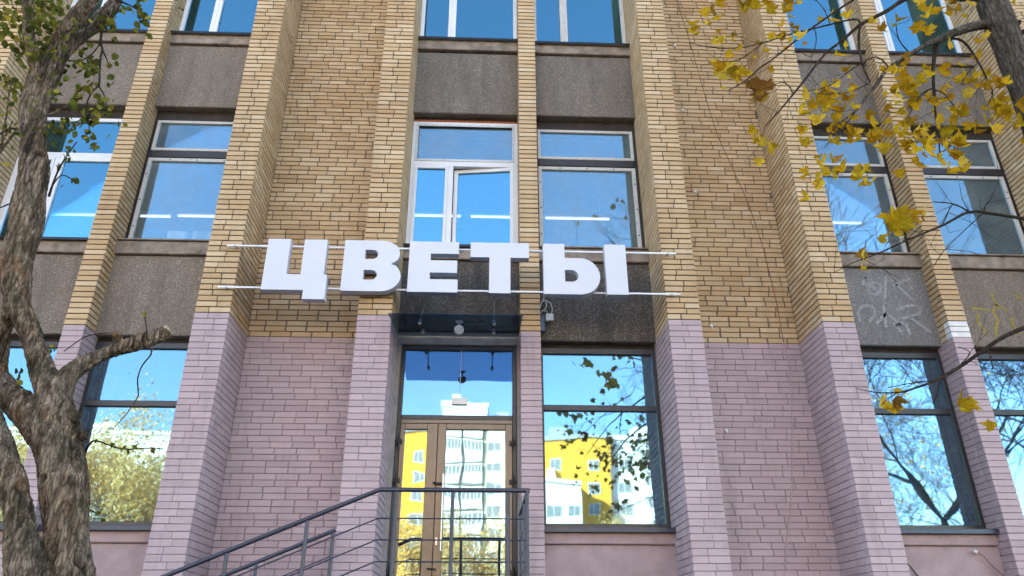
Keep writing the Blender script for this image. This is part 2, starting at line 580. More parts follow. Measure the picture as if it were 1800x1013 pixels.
# ------------------------------------------------------------------ the building
P_ = 0.07426                     # height of one course
Z_OFF = 0.0168                   # course 47 starts at the edge of the pink paint, z = 3.507
PAINT = 47
K0, K1 = 3, 131
Z_LOW, Z_TOP = Z_OFF + K0 * P_, Z_OFF + K1 * P_
YBIG, YWALL, YSP = -0.428, 0.303, 0.244
BIG = [(-6.99, -6.59), (-3.377, -2.978), (-1.492, -1.090), (2.196, 2.595), (4.072, 4.468), (7.68, 8.08)]
NARROW = [(-5.085, -4.830), (0.450, 0.700), (5.926, 6.174)]
WALLS = [(-8.60, -6.99), (-2.978, -1.492), (2.595, 4.072), (8.08, 9.70)]
BAYS = {'a': (-6.59, -5.085), 'c': (-4.830, -3.377), 'g': (-1.090, 0.450), 'i': (0.700, 2.196), 'm': (4.468, 5.926), 'o': (6.174, 7.68)}

B = thing('office_building', (0.5, 4, GZ), 'yellow brick building with pink painted ground floor and tall piers', 'building')

# every brick is listed first, then the 300 that show largest of each sort become objects of their own
BR = []      # (sort, centre, size(x,y,z), owner)


def proj_area(c, sx, sz):
    d = Vector(c) - CAM
    zc = d.dot(FWD)
    if zc < .1:
        return 0
    x = 1300 * d.dot(RIGHT) / zc
    y = 1300 * d.dot(UP) / zc
    if abs(x) > 905 or abs(y) > 510:
        return 0
    return sx * sz / zc / zc


def sort_of(k, narrow=False, x=0):
    if narrow and x > 5 and PAINT <= k < PAINT + 3:
        return 'w'
    return 'p' if k < PAINT else 'y'


def add_brick(owner, k, face, x0, x1, y0, y1, narrow=False, stretch=(0, 0)):
    srt = sort_of(k, narrow, x0)
    if srt == 'p':                      # under the paint the upright joints are nearly filled
        if face == 'f':
            x1 += .0085 * stretch[1]
        else:
            y1 += .0085 * stretch[1]
    h = 0.0600 if srt == 'y' else 0.0678
    z0 = Z_OFF + k * P_ + (P_ - h) / 2 + random.uniform(-.0012, .0012)
    j = lambda s: random.uniform(-s, s)
    pr = abs(random.gauss(0, .0016))
    if face == 'f':
        y0 -= pr
    elif face == 'r':
        x1 += pr
    else:
        x0 -= pr
    BR.append((srt, ((x0 + x1) / 2 + j(.001), (y0 + y1) / 2, z0 + h / 2), (round(x1 - x0, 3), round(y1 - y0, 3), h), owner, face))


J_ = 0.0115


def row(length, cuts, J_=J_):
    """start/end pairs of bricks along a length, with joints between"""
    out = []
    s = 0
    for c in cuts + [None]:
        e = length if c is None else min(c, length)
        if e - s > .02:
            out.append((s, e - (J_ if (c is not None and c < length) else 0)))
        s = e
        if s >= length:
            break
    return out


CORES = {}
for i, (x0, x1) in enumerate(BIG):
    def core(m, x0=x0, x1=x1):
        m.box(x0 + .010, x1 - .010, YBIG + .010, .62, Z_OFF + PAINT * P_, Z_TOP, 0)
        m.box(x0 + .008, x1 - .008, YBIG + .008, .62, Z_LOW, Z_OFF + PAINT * P_, 1)
        m.box(x0, x1, YBIG, .62, GZ - .1, Z_LOW, 2)
        m.box(x0, x1, YBIG, .62, Z_TOP, 19.0, 3)
    o = simple('pier', ['mortar', 'mortar_painted', 'pink_plaster', 'yellow_brick_mass'], core, B)
    CORES['big', i] = o
    for k in range(K0, K1):
        e = (k // 2 + i) % 2 == 0
        spl = (x1 - x0) * (.40 if e else .585) + random.uniform(-.012, .012)
        for a, b_ in row(x1 - x0, [spl]):
            add_brick(o, k, 'f', x0 + a, x0 + b_, YBIG, YBIG + .118, stretch=(0, b_ < x1 - x0 - .02))
        for side in 'lr':
            L_ = YWALL - (YBIG + .128)
            bayside = (side == 'r') == (i in (0, 2, 4))
            if bayside:
                L_ += .06
            cuts = [.26, .52] if e else [.13, .39]
            for a, b_ in row(L_, cuts):
                y = YBIG + .128
                if side == 'l':
                    add_brick(o, k, 'l', x0, x0 + .115, y + a, y + b_, stretch=(0, 1))
                else:
                    add_brick(o, k, 'r', x1 - .115, x1, y + a, y + b_, stretch=(0, 1))
for i, (x0, x1) in enumerate(NARROW):
    def core(m, x0=x0, x1=x1):
        m.box(x0 + .010, x1 - .010, .010, .62, Z_OFF + PAINT * P_, Z_TOP, 0)
        m.box(x0 + .008, x1 - .008, .008, .62, Z_LOW, Z_OFF + PAINT * P_, 1)
        m.box(x0, x1, 0, .62, GZ - .1, Z_LOW, 2)
        m.box(x0, x1, 0, .62, Z_TOP, 19.0, 3)
    o = simple('pier', ['mortar', 'mortar_painted', 'pink_plaster', 'yellow_brick_mass'], core, B)
    for k in range(K0, K1):
        add_brick(o, k, 'f', x0, x1, 0, .115, True)
        for a, b_ in row(.24, [.10] if k % 3 == 0 else []):
            add_brick(o, k, 'l', x0, x0 + .11, .125 + a, .125 + b_)
            add_brick(o, k, 'r', x1 - .11, x1, .125 + a, .125 + b_)
for i, (x0, x1) in enumerate(WALLS):
    def core(m, x0=x0, x1=x1):
        m.box(x0, x1, YWALL + .010, .62, Z_OFF + PAINT * P_, Z_TOP, 0)
        m.box(x0, x1, YWALL + .008, .62, Z_LOW, Z_OFF + PAINT * P_, 1)
        m.box(x0, x1, YWALL, .62, GZ - .1, Z_LOW, 2)
        m.box(x0, x1, YWALL, .62, Z_TOP, 19.0, 3)
    o = simple('wall', ['mortar_wall', 'mortar_painted', 'pink_plaster', 'yellow_brick_mass'], core, B)
    for k in range(K0, K1):
        st = (.08 if (k // 2) % 2 else .21) + random.uniform(-.012, .012)
        if k // 2 % 5 == 3:
            st -= .05
        for a, b_ in row(x1 - x0, [st + .26 * q for q in range(12)]):
            add_brick(o, k, 'f', x0 + a + .002, x0 + b_ - .002, YWALL, YWALL + .10, stretch=(0, 1))

score = sorted(range(len(BR)), key=lambda q: -proj_area(BR[q][1], BR[q][2][0] if BR[q][4] == 'f' else BR[q][2][1] * .45, BR[q][2][2]))
single = set()
cnt = {'y': 0, 'p': 0, 'w': 0}
for q in score:
    s_ = BR[q][0]
    lim = 297
    if cnt[s_] < lim:
        cnt[s_] += 1
        single.add(q)
MATN = {'y': 'yellow_brick', 'p': 'painted_brick', 'w': 'white_paint_brick'}
NAMEN = {'y': 'brick', 'p': 'painted_brick', 'w': 'white_painted_brick'}
cache = {}
mass = {'y': MB(), 'p': MB(), 'w': MB()}
for q, (srt, c, sz, owner, face) in enumerate(BR):
    ch = .0028 if srt == 'y' else .0045
    if q in single:
        sz = (round(sz[0], 2) if sz[0] > .13 else sz[0], round(sz[1], 2) if sz[1] > .13 else sz[1], sz[2])
        key = (srt, round(sz[0], 2), round(sz[1], 2), face)
        if key not in cache:
            mb = MB()
            mb.box(-sz[0] / 2, sz[0] / 2, -sz[1] / 2, sz[1] / 2, -sz[2] / 2, sz[2] / 2, ch=ch)
            cache[key] = mb.mesh(NAMEN[srt], MATN[srt])
        o = link(NAMEN[srt], cache[key], owner, c)
        if srt == 'w':
            o['label'] = 'white painted brick above the pink paint'
    else:
        mass[srt].box(c[0] - sz[0] / 2, c[0] + sz[0] / 2, c[1] - sz[1] / 2, c[1] + sz[1] / 2, c[2] - sz[2] / 2, c[2] + sz[2] / 2, ch=ch)
tag(mass['y'].build('brickwork', 'yellow_brick_mass', B), kind='stuff')
tag(mass['p'].build('painted_brickwork', 'painted_brick_mass', B), kind='stuff')


# shell behind the facade: back and side walls, roof; unseen upper storeys and wings added to shade the trees
def shell(m):
    m.box(-8.6, 9.7, 8.0, 8.3, GZ - .1, 19.0)
    m.box(-8.6, -8.3, .62, 8.0, GZ - .1, 19.0)
    m.box(9.4, 9.7, .62, 8.0, GZ - .1, 19.0)


simple('outer_wall', 'room_paint', shell, B)
simple('roof', 'roofing', lambda m: m.box(-45.2, 45.3, -.50, 8.5, 19.0, 19.4), B)
for xa, xb in ((-45, -8.605), (9.705, 45)):
    simple('unseen_wing', 'yellow_brick_mass', lambda m: m.box(xa, xb, .10, 8.2, GZ - .1, 19.0), B)
for nm, z0, z1 in (('floor', .15, .345), ('floor', 3.56, 3.90), ('floor', 7.16, 7.50), ('floor', 10.76, 11.1)):
    simple(nm, 'ceiling_paint', lambda m: m.box(-8.29, 9.39, .63, 7.99, z0, z1), B)
for x in (-3.2, -1.3, 2.4, 4.27):
    simple('partition_wall', 'room_paint', lambda m: m.box(x - .06, x + .06, .63, 7.98, .35, 10.75), B)

SOOTY = {('g', 0): 'aggregate_sooty', ('i', 0): 'aggregate_sooty', ('g', 1): 'aggregate_mid', ('i', 1): 'aggregate_mid', ('m', 0): 'aggregate_pale', ('m', 1): 'aggregate_mid', ('o', 1): 'aggregate_mid'}
e_ = .035
for bay, (x0, x1) in BAYS.items():
    for fl, (z0, z1) in enumerate(((3.60 if bay == 'g' else 3.48, 4.60), (7.06, 8.222), (10.66, 18.99))):
        mat = SOOTY.get((bay, fl), 'aggregate')
        sp = simple('spandrel_panel', mat, lambda m: m.box(x0 - e_, x1 + e_, YSP, .63, z0, z1, ch=.012), B)
        if fl < 2:
            lz = z1 + (0.02 if bay in 'g' and fl == 1 else 0)
            simple('ledge', 'ledge_concrete', lambda m: m.box(x0 - e_ + .003, x1 + e_ - .003, .195, .62, lz + .006, lz + .192, ch=.010), sp)
            sill = 'navy_flashing' if fl == 1 or bay == 'g' else 'ledge_concrete'
            dz = .205 if fl == 1 and bay == 'g' else .195
            if fl == 1 or bay in 'ag':
                def drip(m):
                    m.box(x0 + .004, x1 - .004, .150, .345, lz + dz, lz + dz + .008, 1)
                    m.box(x0 + .004, x1 - .004, .146, .152, lz + dz - .030, lz + dz + .006, 0)
                simple('drip_sill', ['black_metal', 'pvc'], drip, sp)
            else:
                simple('drip_sill', 'ledge_concrete', lambda m: m.box(x0 + .004, x1 - .004, .165, .345, lz + .195, lz + .215, ch=.004), sp)
    # recess above each window, back board
    for z0, z1 in ((3.40, 3.484), (6.90, 7.064), (10.45, 10.664)):
        if bay == 'g' and z0 < 4:
            continue
        simple('head_board', 'soffit_dark', lambda m: m.box(x0 - e_, x1 + e_, .375, .60, z0, z1), B)

# ground floor plinth under the shop windows
for bay, (x0, x1) in BAYS.items():
    if bay == 'g':
        continue
    pl = simple('plinth', 'pink_plaster', lambda m: m.box(x0 - e_, x1 + e_, .240, .62, GZ - .1, 1.018, ch=.006), B)
    simple('ledge', 'pink_plaster', lambda m: m.box(x0 - e_ + .003, x1 + e_ - .003, .196, .615, 1.022, 1.148, ch=.010), pl)
    simple('flashing', 'navy_flashing', lambda m: (m.box(x0 + .004, x1 - .004, .130, .33, 1.152, 1.164), m.box(x0 + .004, x1 - .004, .122, .134, 1.140, 1.192, ch=.003), m.box(x0 + .004, x1 - .004, .134, .33, 1.166, 1.196)), pl)


def frame_ring(m, x0, x1, z0, z1, w, y0, y1, mi=0, ch=.004):
    wl, wr, wb, wt = w if isinstance(w, tuple) else (w, w, w, w)
    m.box(x0, x0 + wl, y0, y1, z0, z1, mi, ch)
    m.box(x1 - wr, x1, y0, y1, z0, z1, mi, ch)
    m.box(x0 + wl, x1 - wr, y0 + .001, y1 - .001, z1 - wt, z1, mi, ch)
    m.box(x0 + wl, x1 - wr, y0 + .001, y1 - .001, z0, z0 + wb, mi, ch)


def pane(parent, x0, x1, z0, z1, y, mat):
    """glass set into its frame, turned by a fraction of a degree as real panes are"""
    cx, cz = (x0 + x1) / 2, (z0 + z1) / 2
    mb = MB()
    mb.box(x0 - cx - .004, x1 - cx + .004, -.003, .003, z0 - cz - .004, z1 - cz + .004)
    o = mb.build('pane', mat, None)
    o.location = (cx, y, cz)
    o.parent = parent
    o.matrix_parent_inverse = Matrix.Translation(-parent.location)
    o.rotation_euler = (random.uniform(-.0016, .0016), 0, random.uniform(-.003, .003))
    return o


# ---- ground floor shop windows
for bay in 'acimo':
    x0, x1 = BAYS[bay]
    y0, y1 = .335, .405
    w = simple('window', 'anthracite', lambda m: (frame_ring(m, x0 + .002, x1 - .002, 1.197, 3.418, (.05, .05, .065, .075), y0, y1),
                                                  m.box(x0 + .052, x1 - .052, y0 + .002, y1 - .002, 2.600, 2.672, ch=.004)), B)
    pane(w, x0 + .052, x1 - .052, 1.262, 2.60, .375, 'glass_shop')
    pane(w, x0 + .052, x1 - .052, 2.672, 3.343, .375, 'glass_shop')

# ---- first floor: old timber windows and two new plastic ones
for bay in 'cimo':
    x0, x1 = BAYS[bay]
    w = simple('window', 'black_wood', lambda m: (m.box(x0 + .002, x0 + .040, .372, .47, 4.80, 6.90, ch=.004), m.box(x1 - .040, x1 - .002, .372, .47, 4.80, 6.90, ch=.004),
                                                  m.box(x0 + .041, x1 - .041, .355, .47, 6.238, 6.362, ch=.012), m.box(x0 + .041, x1 - .041, .40, .47, 4.797, 4.828)), B)
    for z0, z1, wd_ in ((4.830, 6.236, .052), (6.366, 6.895, .043)):
        s_ = simple('sash', 'old_white_paint', lambda m: frame_ring(m, x0 + .042, x1 - .042, z0, z1, (wd_, wd_, .045, wd_), .362, .42), w)
        bolt = MB()
        if z1 < 6.3:
            for t in (.2, .5, .8):
                for xx in (x0 + .07, x1 - .07):
                    bolt.tube([(xx, .364, z0 + (z1 - z0) * t), (xx, .355, z0 + (z1 - z0) * t)], .010, 8)
                bolt.tube([(x0 + .1 + (x1 - x0 - .2) * t, .364, z1 - .03), (x0 + .1 + (x1 - x0 - .2) * t, .355, z1 - .03)], .009, 8)
            tag(bolt.build('screw_heads', 'black_metal', w), kind='stuff')
        pane(w, x0 + .042 + wd_, x1 - .042 - wd_, z0 + .045, z1 - wd_, .395, 'glass_old')
for bay in 'ag':
    x0, x1 = BAYS[bay]
    z0, zt, zb, z1 = 4.80, 6.27, 6.20, 6.985 if bay == 'g' else 6.90
    xm = x0 + (x1 - x0) * .375
    w = simple('window', 'pvc', lambda m: (frame_ring(m, x0 + .002, x1 - .002, z0, z1, .058, .36, .43), m.box(x0 + .06, x1 - .06, .362, .428, zb, zt + .02, ch=.004),
                                          m.box(xm - .035, xm + .035, .362, .428, z0 + .058, zb, ch=.004)), B)
    if bay == 'g':
        simple('tape_strip', 'tape_pvc', lambda m: frame_ring(m, x0 + .048, x1 - .048, zt + .012, z1 - .045, .036, .352, .366, ch=.002), w)
        simple('mounting_foam', 'rust_foam', lambda m: m.box(x0 + .01, x1 - .01, .352, .42, z1 + .001, z1 + .028, ch=.006), w)
    pane(w, x0 + .06, x1 - .06, zt + .02, z1 - .058, .395, 'glass_new' if bay == 'a' else 'glass_old')
    s_ = simple('sash', 'pvc', lambda m: frame_ring(m, x0 + .058, xm - .036, z0 + .056, zb - .001, .045, .350, .40), w)
    pane(w, x0 + .103, xm - .081, z0 + .10, zb - .046, .382, 'glass_new')
    # the larger sash; in the middle bay it stands a little open, hinged on its outer side
    hx, hz = x1 - .058, (z0 + zb) / 2
    L_ = hx - (xm + .036)
    mb = MB()
    frame_ring(mb, -L_, 0, z0 + .056 - hz, zb - .001 - hz, .058, .0, .05)
    s_ = mb.build('sash', 'pvc', w)
    s_.location = (hx, .352, hz)
    mb = MB()
    mb.box(-L_ + .055, -.055, .028, .034, z0 + .11 - hz, zb - .055 - hz)
    p_ = mb.build('pane', 'glass_new', None)
    p_.location = (hx, .352, hz)
    p_.parent = w
    p_.matrix_parent_inverse = Matrix.Translation(-w.location)
    if bay == 'g':
        s_.rotation_euler = p_.rotation_euler = (0, 0, -R(7))

# ---- second floor: white plastic windows
for bay in 'acgimo':
    x0, x1 = BAYS[bay]
    z0, z1 = 8.42, 10.44
    xm = x0 + (x1 - x0) * {'a': .35, 'c': .36, 'g': .325, 'i': .335, 'm': .5, 'o': .22}[bay]
    mt = 'pvc' if bay != 'i' else 'old_white_paint'
    w = simple('window', mt, lambda m: (frame_ring(m, x0 + .002, x1 - .002, z0, z1, .060, .36, .43), m.box(xm - .06, xm + .06, .355, .428, z0 + .06, z1 - .06, ch=.006),
                                       m.box(xm - .008, xm + .008, .348, .356, z0 + .06, z1 - .06)) if bay != 'm' else frame_ring(m, x0 + .002, x1 - .002, z0, z1, .075, .36, .43), B)
    if bay == 'm':
        pane(w, x0 + .078, x1 - .078, z0 + .075, z1 - .075, .395, 'glass_new')
    else:
        pane(w, x0 + .062, xm - .06, z0 + .06, z1 - .06, .395, 'glass_new')
        pane(w, xm + .06, x1 - .062, z0 + .06, z1 - .06, .395, 'glass_new')

# ---- the entrance
x0, x1 = -1.066, .428
simple('reveal', 'render_grey', lambda m: (m.box(-1.092, -1.038, .250, .50, .30, 3.43), m.box(.418, .453, .250, .50, .30, 3.43)), B)
simple('lintel', 'render_grey', lambda m: m.box(-1.094, .454, .300, .62, 3.434, 3.62, ch=.004), B)
dr = simple('door', 'anthracite', lambda m: (m.box(x0, x0 + .05, .60, .68, .35, 3.53, ch=.004), m.box(x1 - .055, x1, .60, .68, .35, 3.53, ch=.004),
                                            m.box(x0 + .051, x1 - .056, .602, .678, 3.478, 3.529, ch=.004), m.box(x0 + .051, x1 - .056, .602, .678, 2.545, 2.603, ch=.004)), B)
simple('transom_bar', 'bronze_frame', lambda m: (m.box(x0 + .051, x1 - .056, .598, .676, 2.494, 2.544, ch=.004)), dr)
pane(dr, x0 + .051, x1 - .056, 2.605, 3.477, .64, 'glass_door')
for lx0, lx1, px0, px1 in ((-1.014, -.553, -.958, -.683), (-.549, .372, -.447, .285)):
    simple('door_leaf', 'bronze_frame', lambda m: (m.box(lx0, px0, .590, .655, .36, 2.490, ch=.005), m.box(px1, lx1, .590, .655, .36, 2.490, ch=.005),
                                                   m.box(px0, px1, .592, .653, 2.418, 2.489, ch=.005), m.box(px0, px1, .592, .653, .37, .50, ch=.005)), dr)
    pane(dr, px0, px1, .50, 2.42, .625, 'glass_door')
for hx in (-1.022, .378):
    for hz in (2.245, 1.775, .75):
        simple('hinge', 'black_metal', lambda m: (m.box(hx - .012, hx + .012, .545, .592, hz - .065, hz + .065, ch=.004), m.box(hx - .045, hx - .016, .560, .590, hz - .028, hz + .028, ch=.004),
                                                  m.box(hx + .016, hx + .040, .560, .590, hz - .015, hz + .04, ch=.004), m.tube([(hx, .548, hz - .085), (hx, .548, hz + .085)], .010, 10)), dr)
simple('pull_bar', 'steel', lambda m: (m.tube([(-.462, .520, .98), (-.462, .520, 1.86)], .011, 10), m.tube([(-.462, .595, 1.10), (-.462, .520, 1.10)], .008, 8), m.tube([(-.462, .595, 1.74), (-.462, .520, 1.74)], .008, 8)), dr)
simple('latch_handle', 'black_metal', lambda m: (m.box(-.545, -.470, .555, .590, 1.735, 1.765, ch=.008), m.tube([(-.54, .56, 1.75), (-.585, .55, 1.762)], .010, 8)), dr)
simple('lock_plate', 'steel', lambda m: m.box(-.528, -.502, .582, .590, 1.05, 1.135, ch=.003), dr)
simple('lever_handle', 'black_metal', lambda m: (m.tube([(-.515, .590, .785), (-.515, .535, .785)], .009, 8), m.tube([(-.515, .537, .785), (-.61, .537, .79)], .008, 8)), dr)
# the whole entrance is drawn at its size and then set to its place 0.12 m behind the spandrel panels
DK, DY = .9715, -.26
for o in [dr] + [c for c in dr.children]:
    if o.name.startswith('pane'):
        o.location = (o.location.x * DK, o.location.y + DY, o.location.z * DK)
        for v in o.data.vertices:
            v.co = (v.co.x * DK, v.co.y, v.co.z * DK)
    else:
        for v in o.data.vertices:
            v.co = (v.co.x * DK, v.co.y + DY, v.co.z * DK)


# ------------------------------------------------------------------ canopy and lamp over the door
CY0, CZ0, CY1, CZ1 = -.785, 3.368, .243, 3.520       # the glass slopes a little towards its front edge
cnz = lambda y: CZ0 + (CZ1 - CZ0) * (y - CY0) / (CY1 - CY0)
cn = thing('glass_canopy', (-.33, .2, CZ1), 'dark tinted glass canopy on thin steel rods over the glass door', 'canopy')


def canopy_panel(m):
    m.prism([(-1.084, 0), (.438, 0), (.438, .012), (-1.084, .012)], CY0, CY1)
    m.v = [(x, y, z + cnz(y)) for x, y, z in m.v]


simple('panel', 'canopy_glass', canopy_panel, cn)
for x in (-.755, .118):
    simple('rod', 'steel', lambda m: m.tube([(x, -.42, cnz(-.42) + .03), (x + .01, .244, 4.04)], .0075, 8), cn)
    for y in (-.42, .02):
        z = cnz(y)
        simple('glass_clamp', 'steel', lambda m: (m.tube([(x, y, z + .0125), (x, y, z + .04)], [.024, .016], 14), m.tube([(x, y, z - .022), (x, y, z - .0005)], [.015, .022], 14)), cn)
LY = -.50
lz = cnz(LY)
lp = thing('ceiling_lamp', (-.29, LY, lz), 'round grey lamp on a short stem under the dark glass canopy', 'lamp')
simple('mounting_cup', 'grey_plastic', lambda m: m.tube([(-.29, LY, lz - .0015), (-.29, LY, lz - .014), (-.29, LY, lz - .028)], [.050, .038, .012], 20), lp)
simple('stem', 'grey_plastic', lambda m: m.tube([(-.29, LY, lz - .027), (-.29, LY, lz - .075)], .007, 8), lp)
ax = Vector((.02, -.82, -.55)).normalized()
cc = Vector((-.29, LY - .02, lz - .115))
hd = simple('lamp_head', 'grey_plastic', lambda m: m.tube([cc - ax * .030, cc - ax * .022, cc + ax * .012, cc + ax * .018], [.036, .056, .056, .050], 28), lp, True)
simple('lens', 'grey_plastic', lambda m: m.tube([cc + ax * .0185, cc + ax * .024], [.044, .038], 28), hd)

# ------------------------------------------------------------------ the shop sign  Ц В Е Т Ы
sg = thing('shop_sign', (-.4, -.5, 3.7), 'white block letters spelling ЦВЕТЫ on two long white rails across the facade', 'sign')
ZB, ZT = 3.737, 4.414
YF, YK = -.600, -.498


def letter(polys, holes_cut):
    mb = MB()
    for p in polys:
        mb.prism(p, YF, YK, 0, 1)
    return mb.build('letter', ['sign_white', 'sign_side'], sg)


def arc(cx, cz_, rx, rz, a0, a1, n=16):
    return [(cx + rx * math.cos(R(a0 + (a1 - a0) * i / n)), cz_ + rz * math.sin(R(a0 + (a1 - a0) * i / n))) for i in range(n + 1)]


def extruded(outer, holes):
    """outer and holes as (x, z) rings; faces filled with triangles, walls round every ring"""
    import bmesh
    bm = bmesh.new()
    edges = []
    for ring in [outer] + holes:
        vs_ = [bm.verts.new((x, YF, z)) for x, z in ring]
        for i in range(len(vs_)):
            edges.append(bm.edges.new((vs_[i], vs_[(i + 1) % len(vs_)])))
    bmesh.ops.triangle_fill(bm, edges=edges, use_beauty=True, use_dissolve=False)
    front = list(bm.faces)
    for f in front:
        f.normal_update()
        if f.normal.y > 0:
            f.normal_flip()
    r = bmesh.ops.extrude_face_region(bm, geom=front)
    for g in r['geom']:
        if isinstance(g, bmesh.types.BMVert):
            g.co.y = YK
    bmesh.ops.recalc_face_normals(bm, faces=bm.faces)
    me = bpy.data.meshes.new('letter')
    for f in bm.faces:
        f.material_index = 0 if f.normal.y < -.9 else 1
    bm.to_mesh(me)
    bm.free()
    me.materials.append(MATS['sign_white'])
    me.materials.append(MATS['sign_side'])
    return me


LET = []
LET.append(([(-2.606, ZB), (-2.118, ZB), (-2.118, 3.622), (-1.860, 3.622), (-1.860, 3.941), (-1.902, 3.941), (-1.902, ZT), (-2.173, ZT), (-2.173, 3.941), (-2.340, 3.941), (-2.340, ZT), (-2.606, ZT)], []))
up = [(-1.690, ZB), (-1.23, ZB)] + arc(-1.230, 3.937, .232, .200, -90, 47, 14)[1:] + [(-1.125, 4.095)] + arc(-1.245, 4.240, .222, .174, -42, 90, 14)[1:] + [(-1.690, ZT)]
LET.append((up, [[(-1.438, 4.162), (-1.345, 4.162)] + arc(-1.345, 4.224, .062, .062, -90, 90, 10) + [(-1.438, 4.286)],
                 [(-1.438, 3.886), (-1.345, 3.886)] + arc(-1.345, 3.950, .068, .064, -90, 90, 10) + [(-1.438, 4.014)]]))
LET.append(([(-.912, ZB), (-.322, ZB), (-.322, 3.906), (-.655, 3.906), (-.655, 3.995), (-.335, 3.995), (-.335, 4.160), (-.655, 4.160), (-.655, 4.250), (-.320, 4.250), (-.320, ZT), (-.912, ZT)], []))
LET.append(([(.050, ZB), (.304, ZB), (.304, 4.212), (.528, 4.212), (.528, ZT), (-.178, ZT), (-.178, 4.212), (.050, 4.212)], []))
LET.append(([(.701, ZB), (1.140, ZB)] + arc(1.140, 3.980, .240, .242, -90, 90, 22)[1:] + [(.961, 4.222), (.961, ZT), (.701, ZT)],
            [[(.958, 3.903), (1.038, 3.903)] + arc(1.038, 3.981, .080, .078, -90, 90, 12) + [(.958, 4.060)]]))
bowl = None
for ring, holes in LET:
    # drop doubled points
    cl = lambda r_: [p for i, p in enumerate(r_) if (abs(p[0] - r_[i - 1][0]) + abs(p[1] - r_[i - 1][1])) > 1e-5]
    bowl = link('letter', extruded(cl(ring), [cl(h) for h in holes]), sg)
link('letter_stroke', extruded([(1.451, ZB + .006), (1.709, ZB + .006), (1.709, ZT + .004), (1.451, ZT + .004)], []), bowl)
for z, xa, xb in ((4.370, -3.13, 2.36), (3.812, -3.147, 2.36)):
    rl = simple('rail', 'pvc', lambda m: m.box(xa, xb, YK + .002, YK + .020, z - .011, z + .011, ch=.002), sg)
    for xs in (xa + .10, xb - .10, -1.3, 2.45 - .12):
        if xs > 2.3:
            continue
        simple('standoff', 'steel', lambda m: (m.tube([(xs, YK + .0205, z), (xs, YBIG + .004, z)], .010, 8), m.tube([(xs, YK - .004, z), (xs, YK + .001, z)], .013, 10)), rl)

# ------------------------------------------------------------------ stair railings
ZR = 1.308
SL = .4165
xb_ = -.943
yr = -1.41
rg = thing('stair_railing', (-.3, yr, .35), 'dark navy steel railing round the landing before the door, with sloped flight', 'railing')
xe = -5.3
simple('handrail', 'navy_paint', lambda m: (m.tube([(xe, yr, ZR + SL * (xe - xb_)), (xb_ - .04, yr, ZR - .016), (xb_, yr, ZR), (xb_ + .05, yr, ZR), (.434, yr, ZR)], .0215, 14),
                                            m.tube([(.434, yr - .0215, ZR), (.434, .02, ZR)], .0215, 14)), rg)
for x in (-.787, -.266, .249, .425):
    simple('post', 'navy_paint', lambda m: m.tube([(x, yr, .33), (x, yr, ZR - .018)], .0175, 12), rg)
for x in (-1.578, -2.258, -2.95, -3.65, -4.35, -5.05):
    simple('post', 'navy_paint', lambda m: m.tube([(x, yr, ZR + SL * (x - xb_) - 1.03), (x, yr, ZR + SL * (x - xb_) - .018)], .0175, 12), rg)
for y in (-.80, -.12):
    simple('post', 'navy_paint', lambda m: m.tube([(.434, y, .33), (.434, y, ZR - .018)], .0165, 12), rg)
for dz in (.257, .445, .632, .82):
    simple('infill_rod', 'navy_paint', lambda m: (m.tube([(xe, yr, ZR + SL * (xe - xb_) - dz), (xb_ - .12, yr, ZR - dz - .05), (xb_ - .07, yr, ZR - dz - .030), (xb_, yr, ZR - dz), (.428, yr, ZR - dz)], .0065, 8),
                                                  m.tube([(.434, yr, ZR - dz), (.434, .02, ZR - dz)], .0065, 8)), rg)
ri = thing('stair_railing', (-3.3, -.52, -.6), 'shorter dark steel railing sloping along the pink wall behind the front one', 'railing')
yi = -.52
zt = 1.066
xi = -1.483
simple('handrail', 'navy_paint', lambda m: m.tube([(xe, yi, zt + SL * (xe - xi)), (xi, yi, zt)], .0205, 14), ri)
for x in (-1.505, -2.235, -2.96, -3.69, -4.42, -5.15):
    simple('post', 'navy_paint', lambda m: m.tube([(x, yi, zt + SL * (x - xi) - .99), (x, yi, zt + SL * (x - xi) - .016)], .0165, 12), ri)
for dz in (.245, .43, .62):
    simple('infill_rod', 'navy_paint', lambda m: m.tube([(xe, yi, zt + SL * (xe - xi) - dz), (xi - .02, yi, zt - dz - .008)], .0065, 8), ri)

# ------------------------------------------------------------------ small fittings on the facade
jb = thing('junction_box', (.835, .22, 3.79), 'small grey junction box with white cable loops beside the narrow pier', 'junction box')
simple('box', 'white_plastic', lambda m: m.box(.785, .885, .185, .243, 3.735, 3.835, ch=.006), jb)
simple('cable', 'cable_white', lambda m: (m.tube([(.86, .21, 3.835), (.875, .19, 3.90), (.85, .17, 3.97), (.79, .16, 4.01), (.74, .17, 3.99), (.715, .2, 3.90)], .007, 8),
                                          m.tube([(.81, .21, 3.835), (.80, .18, 3.86), (.75, .17, 3.87), (.715, .2, 3.83)], .007, 8),
                                          m.tube([(.79, .17, 4.0), (.80, .16, 3.94), (.775, .17, 3.88), (.73, .19, 3.86)], .007, 8),
                                          m.tube([(.715, .20, 3.95), (.775, .16, 4.05), (.82, .15, 4.12)], .009, 8)), jb)
simple('cable', 'black_metal', lambda m: m.tube([(.84, .21, 3.735), (.84, .19, 3.70), (.80, .18, 3.62), (.76, .19, 3.565), (.735, .2, 3.57)], .006, 8), jb)
wu = thing('wireless_unit', (.735, .18, 3.58), 'slim blue grey unit fixed upright beside the junction box', 'wall unit')
simple('case', 'slate_plastic', lambda m: m.box(.706, .768, .15, .215, 3.575, 3.805, ch=.008), wu)
simple('bracket', 'black_metal', lambda m: m.box(.704, .730, .216, .242, 3.63, 3.75, ch=.003), wu)
